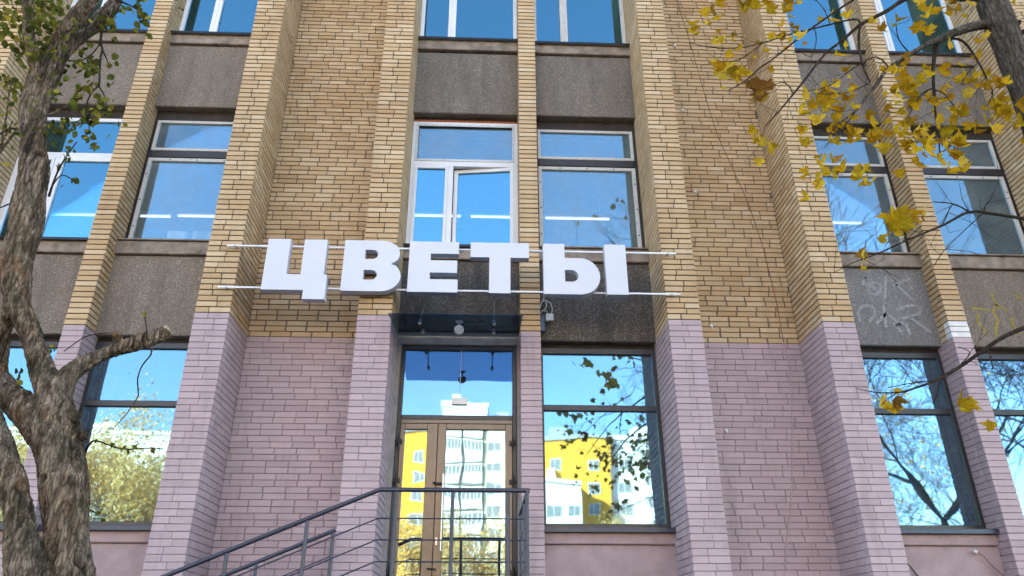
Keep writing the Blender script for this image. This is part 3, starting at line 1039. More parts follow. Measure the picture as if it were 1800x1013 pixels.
for (x, z), lb in zip(((2.945, 8.559), (2.931, 7.267), (2.969, 5.804), (2.951, 3.742), (2.968, 2.358)),
                      ('uppermost white plaster plug on the brick wall left of the thin cable', 'white plug on the brick wall level with the dark concrete panel above the sash window',
                       'white plug on the brick wall level with the tall sash window', 'pale plug on the brick wall just above the pink paint', 'pale plug on the pink painted part of the recessed wall')):
    def plug(m, x=x, z=z):
        m.tube([(x, YWALL - .001, z), (x, YWALL - .014, z), (x, YWALL - .022, z)], [.024, .020, .008], 10)
        m.tube([(x + .004, YWALL - .012, z - .004), (x + .012, YWALL - .030, z - .045)], [.008, .005], 6)
    tag(simple('wall_plug', 'white_plastic', plug), lb, 'plug', 'plugs on the recessed wall')
CB = [(3.02, 10.4), (3.077, 9.541), (3.207, 8.56), (3.315, 7.533), (3.416, 6.787), (3.574, 6.183), (3.707, 5.653), (3.807, 4.965), (3.869, 4.104), (3.871, 3.52)]
tag(simple('wall_cable', 'cable_brown', lambda m: m.tube([(x, YWALL - .010 - .004 * math.sin(i * 2.1), z) for i, (x, z) in enumerate(CB)], .0055, 6)), 'thin brown cable hanging slantwise down the right recessed brick wall', 'cable')
CB = [(3.871, 3.52), (3.90, 3.15), (3.809, 2.484), (3.704, 1.859), (3.60, 1.398), (3.489, 1.02), (3.417, 0.698), (3.36, .2), (3.3, GZ)]
tag(simple('wall_cable', 'painted_brick_mass', lambda m: m.tube([(x, YWALL - .010 - .003 * math.sin(i * 1.7), z) for i, (x, z) in enumerate(CB)], .008, 6)), 'cable painted pink running down the painted part of the recessed wall', 'cable')
hk = thing('wall_hook', (5.63, .22, .95), 'white ball headed hook holding a thin wire on the pink plinth', 'hook')
simple('hook_head', 'white_plastic', lambda m: m.tube([(5.63, .24, .953), (5.63, .19, .953), (5.63, .175, .953)], [.012, .022, .012], 10), hk)
simple('wire', 'cable_brown', lambda m: m.tube([(5.645, .19, .950), (5.70, .18, .90), (5.78, .18, .79), (5.90, .185, .67), (6.02, .19, .48)], .006, 6), hk)
tag(simple('guy_wire', 'black_metal', lambda m: m.tube([(4.80, .235, .86), (4.844, .225, .805), (4.91, .22, .697), (5.05, .22, .5)], .007, 6)), 'short dark wire on the pink plinth right of the wide pier', 'wire')

# graffiti: strokes of paint lying on two spandrel panels
def stroke(m, pts, w):
    for (xa, za), (xb2, zb) in zip(pts, pts[1:]):
        d = Vector((xb2 - xa, zb - za))
        if d.length < 1e-4:
            continue
        n_ = Vector((-d.y, d.x)).normalized() * w
        m.quad((xa + n_.x, YSP - .003, za + n_.y), (xa - n_.x, YSP - .003, za - n_.y), (xb2 - n_.x, YSP - .003, zb - n_.y), (xb2 + n_.x, YSP - .003, zb + n_.y))


GW = [[(5.133,4.463),(5.092,4.421),(5.065,4.34)],[(5.116,4.462),(5.126,4.441)],[(5.301,4.299),(5.28,4.253),(5.24,4.219),(5.193,4.207),(5.152,4.218),
    (5.126,4.25),(5.124,4.296),(5.146,4.342),(5.186,4.376),(5.233,4.389),(5.275,4.377),(5.3,4.344),(5.301,4.299)],[(5.178,4.329),
    (5.25,4.263)],[(5.411,4.481),(5.368,4.332),(5.316,4.145)],[(5.735,4.447),(5.601,4.404),(5.514,4.348),(5.474,4.334)],[(5.517,4.362),(5.594,4.269),
    (5.64,4.204),(5.706,4.126)],[(5.706,4.325),(5.736,4.299)],[(4.908,3.801),(4.921,3.956),(4.98,4.029),(5.081,4.049),(5.152,3.986),(5.12,3.894),
    (5.031,3.816)],[(5.276,4.053),(5.256,3.858),(5.239,3.73)],[(5.119,3.779),(5.298,3.936),(5.449,3.759)],[(5.353,3.808),(5.428,3.67)],[(5.428,3.977),
    (5.564,4.039),(5.715,4.06),(5.775,4.009),(5.735,3.943),(5.601,3.889),(5.474,3.862)],[(5.6,3.884),(5.697,3.788),(5.833,3.663)],[(5.377,3.758),
    (5.51,3.811),(5.539,3.634)]]
GY = [[(6.451,4.028),(6.559,4.022),(6.677,4.006)],[(6.801,4.264),(6.807,4.118),(6.833,4.04)],[(6.54,3.957),(6.491,3.826),(6.547,3.725),
    (6.55,3.649)],[(6.824,4.092),(6.74,3.973),(6.779,3.857),(6.705,3.727),(6.692,3.626)],[(6.979,3.912),(6.952,3.782),(6.989,3.706),
    (7.034,3.656)],[(6.841,4.066),(6.907,4.041),(6.937,3.976)],[(7.112,4.23),(7.195,4.178)]]
gr = [o for o in B.children if o.name.startswith('spandrel_panel')]
def nearest(x):
    return min(gr, key=lambda o: abs(sum(v.co.x for v in o.data.vertices) / len(o.data.vertices) - x) + abs(sum(v.co.z for v in o.data.vertices) / len(o.data.vertices) - 4.0))
for nm, mt, strokes, w, x in (('graffiti', 'graffiti_white', GW, .020, 5.2), ('graffiti', 'graffiti_yellow', GY, .018, 6.9)):
    mb = MB()
    for s_ in strokes:
        stroke(mb, s_, w)
    tag(mb.build(nm, mt, nearest(x)), kind='stuff')

# ------------------------------------------------------------------ behind the windows
TUBES = [((-7.2, 6.60), 'left'), ((-5.95, 6.60), ''), ((-4.70, 6.62), ''), ((-1.0, 6.72), ''), ((.30, 6.72), ''), ((1.60, 6.72), ''), ((6.1, 6.74), ''), ((8.05, 6.75), ''), ((9.0, 6.75), '')]
TL = ['lit tube light behind the far left first floor window', 'lit tube light seen through the window beside the tree trunk', 'lit tube light above the white fan units in the window',
      'lit tube light behind the left part of the open sash window', 'lit tube light behind the open sash', 'lit tube light behind the timber window right of the narrow pier',
      'lit tube light behind the timber window above the white graffiti', 'lit tube light in the far right window, the inner one', 'lit tube light in the far right window, the outer one']
for ((x, z), _), lb in zip(TUBES, TL):
    t = thing('tube_light', (x, 2.6, z), lb, 'tube light', 'tube lights on the first floor ceiling')
    simple('tube', 'lamp_light', lambda m: m.tube([(x - .56, 2.6, z), (x + .56, 2.6, z)], .017, 10), t)
    simple('housing', 'white_plastic', lambda m: (m.box(x - .60, x + .60, 2.56, 2.64, z + .024, z + .07, ch=.004)), t)
    for dx in (-.4, .4):
        simple('hanger', 'steel', lambda m: m.tube([(x + dx, 2.6, z + .07), (x + dx, 2.6, 7.16)], .004, 6), t)
for bay in 'acgimo':
    x0, x1 = BAYS[bay]
    simple('window_board', 'white_plastic', lambda m: m.box(x0 + .01, x1 - .01, .47, .72, 4.795, 4.815), B)
    simple('window_board', 'white_plastic', lambda m: m.box(x0 + .01, x1 - .01, .44, .72, 8.385, 8.41), B)
for x, lb, fan in ((-4.20, 'plain white box on the inner sill, left of its twin', False), (-3.86, 'white box with a round grey fan on the inner sill', True)):
    f_ = thing('fan_unit', (x, .56, 4.82), lb, 'fan unit')
    simple('case', 'white_plastic', lambda m: m.box(x - .13, x + .13, .445, .60, 4.817, 5.10, ch=.012), f_)
    if fan:
        simple('fan_grille', 'grey_plastic', lambda m: m.tube([(x, .449, 5.03), (x, .440, 5.03)], [.085, .078], 24), f_)
    else:
        simple('badge', 'grey_plastic', lambda m: m.box(x - .05, x + .05, .446, .4495, 5.03, 5.042), f_)
pb = thing('paper_stack', (.95, .56, 8.41), 'stack of white papers and boxes on the inner sill of the top window', 'papers')
for k in range(4):
    simple('paper_bundle', 'white_plastic', lambda m: m.box(.85 + .01 * k, 1.12 - .02 * (k % 3), .47 + .01 * (k % 2), .70, 8.412 + k * .085, 8.412 + k * .085 + .07 - .012 * (k % 2), ch=.004), pb)
ps = thing('pull_cord_sign', (-.28, .34, 2.62), 'small white card hanging on a cord before the glass over the door', 'card')
simple('card', 'white_plastic', lambda m: m.box(-.384, -.194, .345, .349, 2.667, 2.750), ps)
simple('cord', 'white_plastic', lambda m: m.tube([(-.289, .347, 2.750), (-.282, .347, 3.38)], .003, 6), ps)
bt = thing('green_bottle', (5.62, .58, 1.26), 'small bright green bottle inside the shop window on the right', 'bottle')
plain('green_glass', (.02, .40, .20), .2)
simple('body', 'green_glass', lambda m: m.tube([(5.62, .58, 1.20), (5.62, .58, 1.30), (5.62, .58, 1.33), (5.62, .58, 1.37)], [.03, .03, .012, .012], 12), bt, True)
simple('cap', 'white_plastic', lambda m: m.tube([(5.62, .58, 1.371), (5.62, .58, 1.39)], .013, 10), bt)

# branch and leaf positions in metres: (x, y, z, radius)
OLD={'trunk_a':[(-2.101,-4.3,0.252,0.1337),(-2.132,-4.3,0.361,0.131),(-2.188,-4.3,0.558,0.1293),(-2.229,-4.3,0.705,0.1344),(-2.269,-4.3,0.825,0.1393),
    (-2.325,-4.3,0.949,0.1411),(-2.378,-4.3,1.06,0.1427),(-2.407,-4.3,1.157,0.1345),(-2.442,-4.3,1.256,0.11),(-2.513,-4.3,1.39,0.0819),
    (-2.589,-4.3,1.518,0.073),(-2.672,-4.3,1.653,0.0672),(-2.745,-4.3,1.761,0.0679),(-2.813,-4.3,1.872,0.0755),(-2.862,-4.3,1.986,0.0901),
    (-2.892,-4.3,2.142,0.0985),(-2.91,-4.3,2.303,0.1071),(-2.928,-4.3,2.469,0.1124),(-2.944,-4.3,2.641,0.1068),(-2.974,-4.3,2.817,0.1048),
    (-3.031,-4.3,2.999,0.0931),(-3.082,-4.3,3.186,0.0927),(-3.12,-4.3,3.38,0.0982),(-3.122,-4.3,3.531,0.1074),(-3.118,-4.3,3.66,0.1126),
    (-3.121,-4.3,3.791,0.1097)],'limb_left':[(-2.36,-4.3,1.012,0.1262),(-2.531,-4.28,1.161,0.106),(-2.693,-4.25,1.275,0.0915),
    (-2.827,-4.2,1.396,0.0701),(-2.89,-4.18,1.516,0.0509),(-2.899,-4.2,1.653,0.0411),(-2.879,-4.24,1.767,0.0446),
    (-2.848,-4.3,1.891,0.0618)],'limb_r':[(-3.112,-4.3,3.728,0.1051),(-3.084,-4.25,3.937,0.0705),(-3.046,-4.2,4.098,0.0593),
    (-3.001,-4.15,4.247,0.0562),(-2.963,-4.1,4.448,0.0531),(-2.968,-4.05,4.622,0.052),(-3.005,-4.0,4.93,0.0512),
    (-3.1,-3.9,5.378,0.0439)],'limb_m':[(-3.112,-4.3,3.728,0.097),(-3.053,-4.35,3.934,0.0693),(-2.976,-4.38,4.082,0.0616),(-2.907,-4.4,4.249,0.0582),
    (-2.836,-4.45,4.427,0.0543),(-2.809,-4.5,4.727,0.0467)],'limb_l':[(-3.131,-4.3,3.608,0.08),(-3.187,-4.4,3.747,0.0477),(-3.232,-4.45,3.908,0.04),
    (-3.273,-4.5,4.126,0.0403),(-3.324,-4.55,4.349,0.0366),(-3.45,-4.6,4.692,0.029)],'stump':[(-2.433,-4.3,1.306,0.0975),(-2.403,-4.28,1.423,0.0628),
    (-2.344,-4.25,1.498,0.0536),(-2.275,-4.22,1.567,0.051),(-2.195,-4.2,1.616,0.0532),(-2.112,-4.18,1.662,0.0485),(-2.034,-4.16,1.708,0.0489),
    (-1.959,-4.14,1.759,0.0458)],'nub':[(-2.202,-4.2,1.619,0.0343),(-2.202,-4.24,1.662,0.0291),
    (-2.203,-4.27,1.694,0.0307)],'trunk_b':[(-2.251,-4.42,0.244,0.1043),(-2.283,-4.42,0.35,0.0998),(-2.332,-4.42,0.486,0.0927),
    (-2.394,-4.42,0.626,0.0853),(-2.467,-4.42,0.77,0.0807),(-2.554,-4.42,0.919,0.0789),(-2.641,-4.42,1.042,0.0768),(-2.733,-4.42,1.167,0.0747),
    (-2.854,-4.42,1.362,0.0698),(-3.006,-4.42,1.599,0.065)],'twigs':[[(-2.879,-4.22,4.314,0.0172),(-2.883,-4.22,4.153,0.011),
    (-2.876,-4.22,4.085,0.0101),(-2.863,-4.22,4.013,0.0092),(-2.834,-4.22,3.942,0.0084),(-2.831,-4.22,3.877,0.0079),(-2.801,-4.22,3.717,0.0074),
    (-2.78,-4.22,3.612,0.0069),(-2.806,-4.22,3.57,0.0061),(-2.824,-4.22,3.482,0.0052),(-2.825,-4.22,3.406,0.004)],[(-2.834,-4.22,3.942,0.0067),
    (-2.78,-4.22,3.851,0.005),(-2.752,-4.22,3.782,0.0037)],[(-2.778,-4.22,3.602,0.0057),(-2.731,-4.22,3.536,0.0044),
    (-2.687,-4.22,3.451,0.0032)],[(-2.854,-4.22,4.445,0.0109),(-2.751,-4.22,4.401,0.0065),(-2.651,-4.22,4.335,0.0052),(-2.578,-4.22,4.251,0.0039),
    (-2.55,-4.22,4.194,0.003)],[(-2.863,-4.22,4.013,0.0063),(-2.89,-4.22,3.918,0.005),(-2.936,-4.22,3.857,0.0046),
    (-3.008,-4.22,3.789,0.0037)],[(-2.934,-4.22,3.884,0.0042),(-2.9,-4.22,3.809,0.0033)],[(-2.881,-4.22,2.672,0.0094),(-2.88,-4.22,2.793,0.0068),
    (-2.87,-4.22,2.899,0.0061),(-2.844,-4.22,3.016,0.005),(-2.811,-4.22,3.112,0.0035)],[(-2.884,-4.22,2.739,0.0053),(-2.844,-4.22,2.84,0.0042),
    (-2.751,-4.22,2.797,0.0034)],[(-2.237,-4.22,0.978,0.0096),(-2.219,-4.22,1.033,0.0074),(-2.185,-4.22,1.049,0.0048),(-2.082,-4.22,1.015,0.0042),
    (-2.001,-4.22,1.002,0.0039),(-1.907,-4.22,1.01,0.0032),(-1.802,-4.22,1.007,0.0023)],[(-1.998,-4.22,1.614,0.0068),(-1.992,-4.22,1.571,0.0055),
    (-2.028,-4.22,1.502,0.0047),(-2.037,-4.22,1.42,0.0044),(-2.016,-4.22,1.34,0.004),(-2.015,-4.22,1.302,0.0036),(-2.055,-4.22,1.206,0.0033),
    (-2.112,-4.22,1.116,0.0026)],[(-2.506,-4.22,1.585,0.0034),(-2.459,-4.22,1.633,0.0034),(-2.403,-4.22,1.682,0.0034),(-2.308,-4.22,1.706,0.0034),
    (-2.231,-4.22,1.707,0.0034)],[(-2.037,-4.22,1.687,0.0041),(-2.059,-4.22,1.762,0.0035),(-2.082,-4.22,1.822,0.0028)],[(-3.01,-4.22,2.594,0.0074),
    (-3.105,-4.22,2.61,0.0056),(-3.168,-4.22,2.577,0.0045),(-3.244,-4.22,2.589,0.0037)],[(-3.194,-4.22,3.187,0.0117),(-3.278,-4.22,3.214,0.0078),
    (-3.34,-4.22,3.164,0.0062)],[(-2.151,-4.22,0.674,0.005),(-2.108,-4.22,0.659,0.0031),(-2.074,-4.22,0.644,0.0025)],[(-2.822,-4.22,3.233,0.0035),
    (-2.788,-4.22,3.332,0.004),(-2.767,-4.22,3.408,0.0044)],[(-2.89,-4.22,3.196,0.0035),(-2.853,-4.22,3.281,0.004),
    (-2.794,-4.22,3.357,0.004)],[(-2.741,-4.22,3.186,0.0031),(-2.772,-4.22,3.283,0.0036),
    (-2.788,-4.22,3.382,0.004)]],'leaves':[(-3.728,-4.213,4.493,0.0305),(-3.288,-4.634,4.147,0.0221),(-3.485,-4.155,4.477,0.0199),
    (-3.52,-4.351,4.168,0.0245),(-3.247,-4.496,4.04,0.0278),(-3.582,-4.212,4.428,0.02),(-3.248,-4.649,3.937,0.0264),(-3.596,-4.11,4.332,0.0297),
    (-3.418,-4.353,3.941,0.0254),(-3.391,-4.27,4.03,0.0295),(-3.312,-4.451,4.174,0.0192),(-3.3,-4.484,4.019,0.0241),(-3.201,-4.464,4.08,0.0207),
    (-3.333,-4.476,4.222,0.023),(-3.668,-4.114,4.484,0.0188),(-3.269,-4.64,4.129,0.0258),(-3.246,-4.645,3.759,0.0165),(-3.149,-4.542,3.781,0.0252),
    (-3.22,-4.461,4.198,0.0215),(-3.408,-4.591,3.976,0.0252),(-3.226,-4.63,4.134,0.0278),(-3.369,-4.314,4.158,0.029),(-3.482,-4.35,3.978,0.021),
    (-3.234,-4.607,3.851,0.018),(-3.407,-4.561,4.216,0.0175),(-3.257,-4.427,4.137,0.0201),(-3.585,-4.399,4.271,0.0226),(-3.028,-4.632,3.833,0.0219),
    (-3.521,-4.248,4.37,0.0302),(-3.399,-4.591,4.106,0.0218),(-3.18,-4.488,3.872,0.022),(-3.46,-4.113,4.446,0.0245),(-3.568,-4.387,4.134,0.0208),
    (-3.404,-4.443,4.051,0.029),(-3.299,-4.375,4.226,0.0217),(-3.459,-4.22,4.263,0.029),(-3.609,-4.224,4.138,0.0265),(-3.5,-4.45,4.282,0.026),
    (-3.525,-4.227,4.146,0.0265),(-3.474,-4.293,4.003,0.0245),(-3.178,-4.512,4.022,0.0248),(-3.644,-4.294,4.189,0.0276),(-3.573,-4.244,4.129,0.0281),
    (-3.643,-4.172,4.171,0.0267),(-3.259,-4.365,4.227,0.0241),(-3.475,-4.134,4.202,0.0242),(-3.651,-4.248,4.509,0.0204),(-3.53,-4.284,4.459,0.0234),
    (-3.656,-4.3,4.406,0.0271),(-3.331,-4.407,4.124,0.0252),(-3.108,-4.303,3.907,0.0177),(-3.037,-4.62,3.801,0.0177),(-3.024,-4.544,3.806,0.0168),
    (-3.307,-4.314,4.088,0.0248),(-2.855,-4.65,3.539,0.0203),(-2.964,-4.587,3.695,0.0257),(-3.21,-4.313,4.101,0.0186),(-3.305,-4.331,4.153,0.0294),
    (-3.269,-4.203,4.414,0.0266),(-3.217,-4.322,4.051,0.0243),(-3.004,-4.315,4.218,0.0221),(-2.981,-4.591,3.857,0.0229),(-3.271,-4.304,4.2,0.0288),
    (-3.09,-4.526,3.794,0.0198),(-3.223,-4.121,4.358,0.0304),(-3.459,-4.11,4.41,0.025),(-3.432,-4.109,4.249,0.0246),(-2.972,-4.583,3.685,0.0233),
    (-3.355,-4.22,4.167,0.0283),(-2.903,-4.499,3.934,0.0279),(-3.065,-4.503,4.067,0.0187),(-3.091,-4.316,4.143,0.0235),(-3.404,-4.241,4.381,0.0196),
    (-3.195,-4.357,4.236,0.0217),(-3.125,-4.395,3.855,0.0212),(-3.012,-4.63,4.024,0.0194),(-3.499,-4.162,4.19,0.025),(-2.926,-4.415,4.013,0.0241),
    (-3.244,-4.385,4.281,0.0289),(-3.363,-4.181,4.14,0.0204),(-2.954,-4.614,3.592,0.0254),(-3.147,-4.493,4.119,0.0264),(-3.095,-4.387,4.11,0.024),
    (-3.108,-4.566,3.873,0.0233),(-3.032,-4.523,3.976,0.0265),(-2.963,-4.636,4.028,0.0249),(-3.021,-4.264,4.23,0.0184),(-3.188,-4.295,4.255,0.0298),
    (-3.098,-4.489,4.041,0.0279),(-2.972,-4.422,3.849,0.0187),(-3.013,-4.59,3.884,0.0208),(-3.138,-4.334,4.088,0.0266),(-3.089,-4.413,4.096,0.021),
    (-3.489,-4.134,4.427,0.0233),(-2.823,-4.567,3.806,0.0237),(-3.382,-4.345,4.101,0.025),(-3.004,-4.51,3.734,0.0252),(-3.101,-4.521,3.93,0.021),
    (-3.275,-4.258,4.296,0.0262),(-2.807,-4.6,3.738,0.0176),(-3.409,-4.168,4.347,0.0244),(-2.97,-4.634,3.592,0.024),(-3.26,-4.126,4.285,0.0271),
    (-3.315,-4.115,4.242,0.0269),(-3.194,-4.306,4.224,0.0221),(-3.145,-4.312,3.976,0.0216),(-3.324,-4.193,4.186,0.0262),(-3.298,-4.182,4.446,0.0251),
    (-3.419,-4.243,4.318,0.023),(-2.994,-4.539,3.886,0.017),(-3.18,-4.232,4.346,0.018),(-3.387,-4.309,4.073,0.0227),(-3.102,-4.565,3.658,0.0179),
    (-3.424,-4.166,3.951,0.0196),(-3.045,-4.561,3.577,0.0193),(-2.969,-4.632,3.476,0.026),(-3.363,-4.272,3.784,0.0253),(-3.188,-4.585,3.61,0.0236),
    (-3.302,-4.249,3.795,0.0192),(-3.089,-4.523,3.688,0.0172),(-3.251,-4.45,3.651,0.0201),(-3.388,-4.247,3.945,0.0263),(-3.232,-4.28,3.858,0.0288),
    (-3.518,-4.114,4.206,0.0182),(-3.03,-4.424,3.738,0.0172),(-3.399,-4.365,3.919,0.0213),(-3.352,-4.156,4.03,0.024),(-3.084,-4.516,3.732,0.017),
    (-3.128,-4.51,3.698,0.0211),(-3.016,-4.629,3.577,0.0268),(-3.093,-4.429,3.67,0.0228),(-2.966,-4.591,3.596,0.0221),(-3.282,-4.179,4.12,0.0206),
    (-3.094,-4.382,3.83,0.0238),(-3.371,-4.251,3.843,0.0285),(-3.358,-4.195,3.884,0.0203),(-2.962,-4.602,3.569,0.0247),(-3.05,-4.579,3.755,0.0172),
    (-3.171,-4.414,3.763,0.0236),(-3.291,-4.265,3.911,0.0179),(-3.112,-4.444,3.688,0.0177),(-3.384,-4.236,3.922,0.0243),(-3.254,-4.232,4.097,0.0249),
    (-3.402,-4.289,3.854,0.0288),(-3.182,-4.503,3.903,0.0263),(-3.051,-4.614,3.582,0.0178),(-3.088,-4.493,3.571,0.0169),(-3.043,-4.635,3.752,0.0166),
    (-3.284,-4.177,3.947,0.0296),(-3.254,-4.414,3.87,0.0212),(-3.255,-4.329,3.879,0.0272),(-3.25,-4.358,3.919,0.0191),(-3.681,-4.134,4.3,0.0285),
    (-3.541,-4.147,4.104,0.0238),(-3.611,-4.228,4.04,0.0293),(-3.611,-4.322,4.032,0.0186),(-3.214,-4.621,3.809,0.0274),(-3.31,-4.385,3.915,0.0277),
    (-3.348,-4.498,3.784,0.0188),(-3.62,-4.237,4.119,0.0207),(-3.662,-4.11,4.134,0.0289),(-3.349,-4.43,4.012,0.0187),(-3.197,-4.629,3.806,0.0181),
    (-3.484,-4.155,4.072,0.0204),(-3.513,-4.274,4.141,0.0284),(-3.483,-4.443,3.993,0.017),(-3.375,-4.548,3.787,0.0208),(-3.336,-4.478,3.83,0.0211),
    (-3.477,-4.43,3.868,0.0285),(-3.506,-4.269,4.224,0.0262),(-3.484,-4.45,3.908,0.0239),(-3.394,-4.494,3.945,0.0176),(-3.377,-4.201,3.551,0.0262),
    (-3.519,-4.117,3.707,0.0209),(-3.469,-4.159,3.639,0.0255),(-3.376,-4.175,3.635,0.0275),(-3.382,-4.29,3.589,0.023),(-3.481,-4.106,3.692,0.0242),
    (-3.39,-4.246,3.541,0.019),(-3.562,-4.122,3.735,0.0251),(-3.368,-4.175,3.552,0.0238),(-3.42,-4.127,3.666,0.02),(-3.345,-4.191,3.513,0.0278),
    (-3.323,-4.156,3.519,0.0198),(-3.324,-4.141,3.572,0.028),(-3.331,-4.238,3.577,0.0233),(-3.258,-4.273,3.517,0.024),(-3.209,-4.333,3.447,0.0178),
    (-2.922,-4.296,3.823,0.0195),(-3.008,-4.174,3.946,0.0269),(-2.948,-4.14,3.929,0.0299),(-2.962,-4.185,3.842,0.0291),(-2.967,-4.138,3.887,0.0237),
    (-2.854,-4.302,3.782,0.0182),(-2.831,-4.315,3.743,0.0262),(-3.003,-4.147,4.007,0.0269),(-2.865,-4.19,3.851,0.0296),(-2.797,-4.325,3.691,0.0194),
    (-2.924,-4.177,3.803,0.0267),(-2.858,-4.21,3.786,0.022),(-2.826,-4.25,3.737,0.0256),(-3.0,-4.113,3.886,0.0187),(-2.83,-4.269,4.208,0.0193),
    (-2.921,-4.163,4.231,0.03),(-2.865,-4.22,4.152,0.0267),(-2.819,-4.269,4.197,0.022),(-2.762,-4.328,4.126,0.0228),(-2.76,-4.322,4.013,0.0207),
    (-2.883,-4.104,4.265,0.0254),(-2.817,-4.318,4.029,0.0218),(-2.891,-4.156,4.249,0.0228),(-2.812,-4.23,4.17,0.0227),(-2.815,-4.288,4.117,0.0298),
    (-2.71,-4.32,4.262,0.0213),(-2.684,-4.218,4.418,0.0189),(-2.763,-4.236,4.316,0.0257),(-2.719,-4.187,4.473,0.0189),(-2.655,-4.241,4.358,0.0294),
    (-2.703,-4.249,4.45,0.0312),(-2.7,-4.304,4.4,0.028),(-2.868,-4.101,4.46,0.0215),(-2.65,-4.227,4.293,0.0217),(-2.601,-4.299,4.244,0.0236),
    (-2.679,-4.125,4.396,0.0302),(-2.689,-4.141,4.387,0.0311),(-2.614,-4.283,4.256,0.0296),(-2.591,-4.296,4.238,0.0232),(-2.617,-4.25,4.238,0.0278),
    (-2.692,-4.106,4.399,0.0278),(-2.597,-4.186,4.263,0.023),(-2.603,-4.2,4.236,0.0305),(-2.542,-4.277,4.153,0.0246),(-2.583,-4.225,4.239,0.027),
    (-2.819,-4.239,3.723,0.0234),(-2.828,-4.327,3.675,0.0229),(-2.819,-4.257,3.702,0.0174),(-2.892,-4.183,3.742,0.0288),(-2.914,-4.169,3.759,0.0291),
    (-2.802,-4.268,3.717,0.0191),(-2.857,-4.232,3.563,0.0259),(-2.97,-4.118,3.659,0.0212),(-2.858,-4.307,3.511,0.0209),(-2.858,-4.29,3.506,0.0221),
    (-2.836,-4.258,3.531,0.0186),(-2.817,-4.274,3.529,0.0262),(-2.957,-4.141,3.588,0.025),(-2.872,-4.281,3.415,0.0197),(-2.945,-4.125,3.601,0.0195),
    (-2.927,-4.162,3.535,0.024),(-2.94,-4.142,3.559,0.0233),(-2.906,-4.199,3.519,0.0184),(-2.931,-4.193,3.562,0.0198),(-2.813,-4.325,3.414,0.0246),
    (-2.71,-4.23,3.435,0.0246),(-2.636,-4.323,3.4,0.0241),(-2.761,-4.159,3.515,0.0203),(-2.766,-4.158,3.499,0.0234),(-2.653,-4.303,3.407,0.0191),
    (-2.67,-4.291,3.33,0.0175),(-2.718,-4.238,3.423,0.0242),(-2.685,-4.307,3.397,0.0224),(-2.758,-4.202,3.501,0.0281),(-2.636,-4.221,3.359,0.0232),
    (-2.658,-4.181,3.438,0.0221),(-2.627,-4.27,3.394,0.0179),(-2.707,-4.126,3.423,0.0203),(-2.757,-4.111,3.502,0.0187),(-2.599,-4.315,3.336,0.0239),
    (-2.577,-4.328,3.331,0.0278),(-2.708,-4.166,3.393,0.0201),(-2.61,-4.317,3.287,0.0171),(-2.861,-4.131,3.455,0.0179),(-2.849,-4.114,3.376,0.0267),
    (-2.686,-4.315,3.293,0.0212),(-2.785,-4.204,3.329,0.0202),(-2.796,-4.116,3.368,0.0286),(-2.839,-4.156,3.372,0.0183),(-2.874,-4.103,3.424,0.0238),
    (-2.815,-4.208,3.319,0.0283),(-2.804,-4.216,3.312,0.0276),(-2.876,-4.12,3.353,0.021),(-2.718,-4.307,3.322,0.0171),(-2.73,-4.234,3.342,0.0276),
    (-2.797,-4.272,3.314,0.0253),(-2.806,-4.158,3.313,0.0241),(-2.783,-4.173,3.336,0.0256),(-2.647,-4.308,3.203,0.0182),(-2.749,-4.191,3.319,0.027),
    (-2.669,-4.315,3.188,0.023),(-2.814,-4.327,3.103,0.0243),(-2.812,-4.259,3.15,0.0232),(-3.006,-4.13,3.352,0.0281),(-2.956,-4.13,3.254,0.0184),
    (-3.011,-4.106,3.293,0.0185),(-2.992,-4.165,3.345,0.0169),(-2.925,-4.135,3.318,0.0249),(-2.978,-4.178,3.223,0.0207),(-2.957,-4.169,3.339,0.0242),
    (-2.899,-4.221,3.265,0.0166),(-2.959,-4.139,3.38,0.0175),(-2.887,-4.311,3.177,0.0185),(-2.792,-4.283,3.203,0.026),(-2.96,-4.185,3.306,0.0195),
    (-3.025,-4.182,3.227,0.0235),(-3.001,-4.236,3.236,0.0201),(-3.028,-4.197,3.258,0.0256),(-2.959,-4.325,3.104,0.019),(-2.919,-4.326,3.141,0.0163),
    (-2.995,-4.23,3.213,0.0216),(-3.002,-4.215,3.248,0.0169),(-3.022,-4.19,3.282,0.0266),(-3.102,-4.136,3.302,0.0243),(-3.029,-4.103,3.285,0.0194),
    (-2.902,-4.316,3.117,0.0203),(-2.893,-4.339,3.099,0.0209),(-2.722,-4.247,3.108,0.0182),(-2.74,-4.175,3.209,0.0192),(-2.738,-4.242,3.13,0.0167),
    (-2.795,-4.174,3.186,0.0268),(-2.817,-4.131,3.262,0.0279),(-2.764,-4.182,3.216,0.0245),(-2.715,-4.234,3.176,0.0187),(-2.716,-4.176,3.105,0.0256),
    (-2.726,-4.138,3.125,0.021),(-2.646,-4.253,3.05,0.0179),(-2.633,-4.304,3.024,0.0209),(-2.693,-4.208,3.095,0.0276),(-2.906,-4.118,3.118,0.0176),
    (-2.771,-4.326,2.938,0.0226),(-2.902,-4.147,3.111,0.0219),(-2.822,-4.211,3.047,0.0183),(-2.92,-4.143,3.052,0.0192),(-2.773,-4.323,2.888,0.0218),
    (-2.838,-4.197,2.982,0.0174),(-2.852,-4.263,2.888,0.0257),(-2.904,-4.177,2.943,0.0177),(-2.903,-4.186,2.918,0.0268),(-2.879,-4.217,2.901,0.0215),
    (-2.845,-4.273,2.853,0.021),(-2.69,-4.282,2.758,0.019),(-2.806,-4.117,2.869,0.0197),(-2.807,-4.113,2.87,0.0174),(-2.786,-4.176,2.827,0.0214),
    (-2.701,-4.261,2.765,0.0235),(-2.712,-4.326,3.953,0.0201),(-2.805,-4.143,4.121,0.0245),(-2.817,-4.137,4.122,0.0254),(-2.796,-4.192,4.082,0.023),
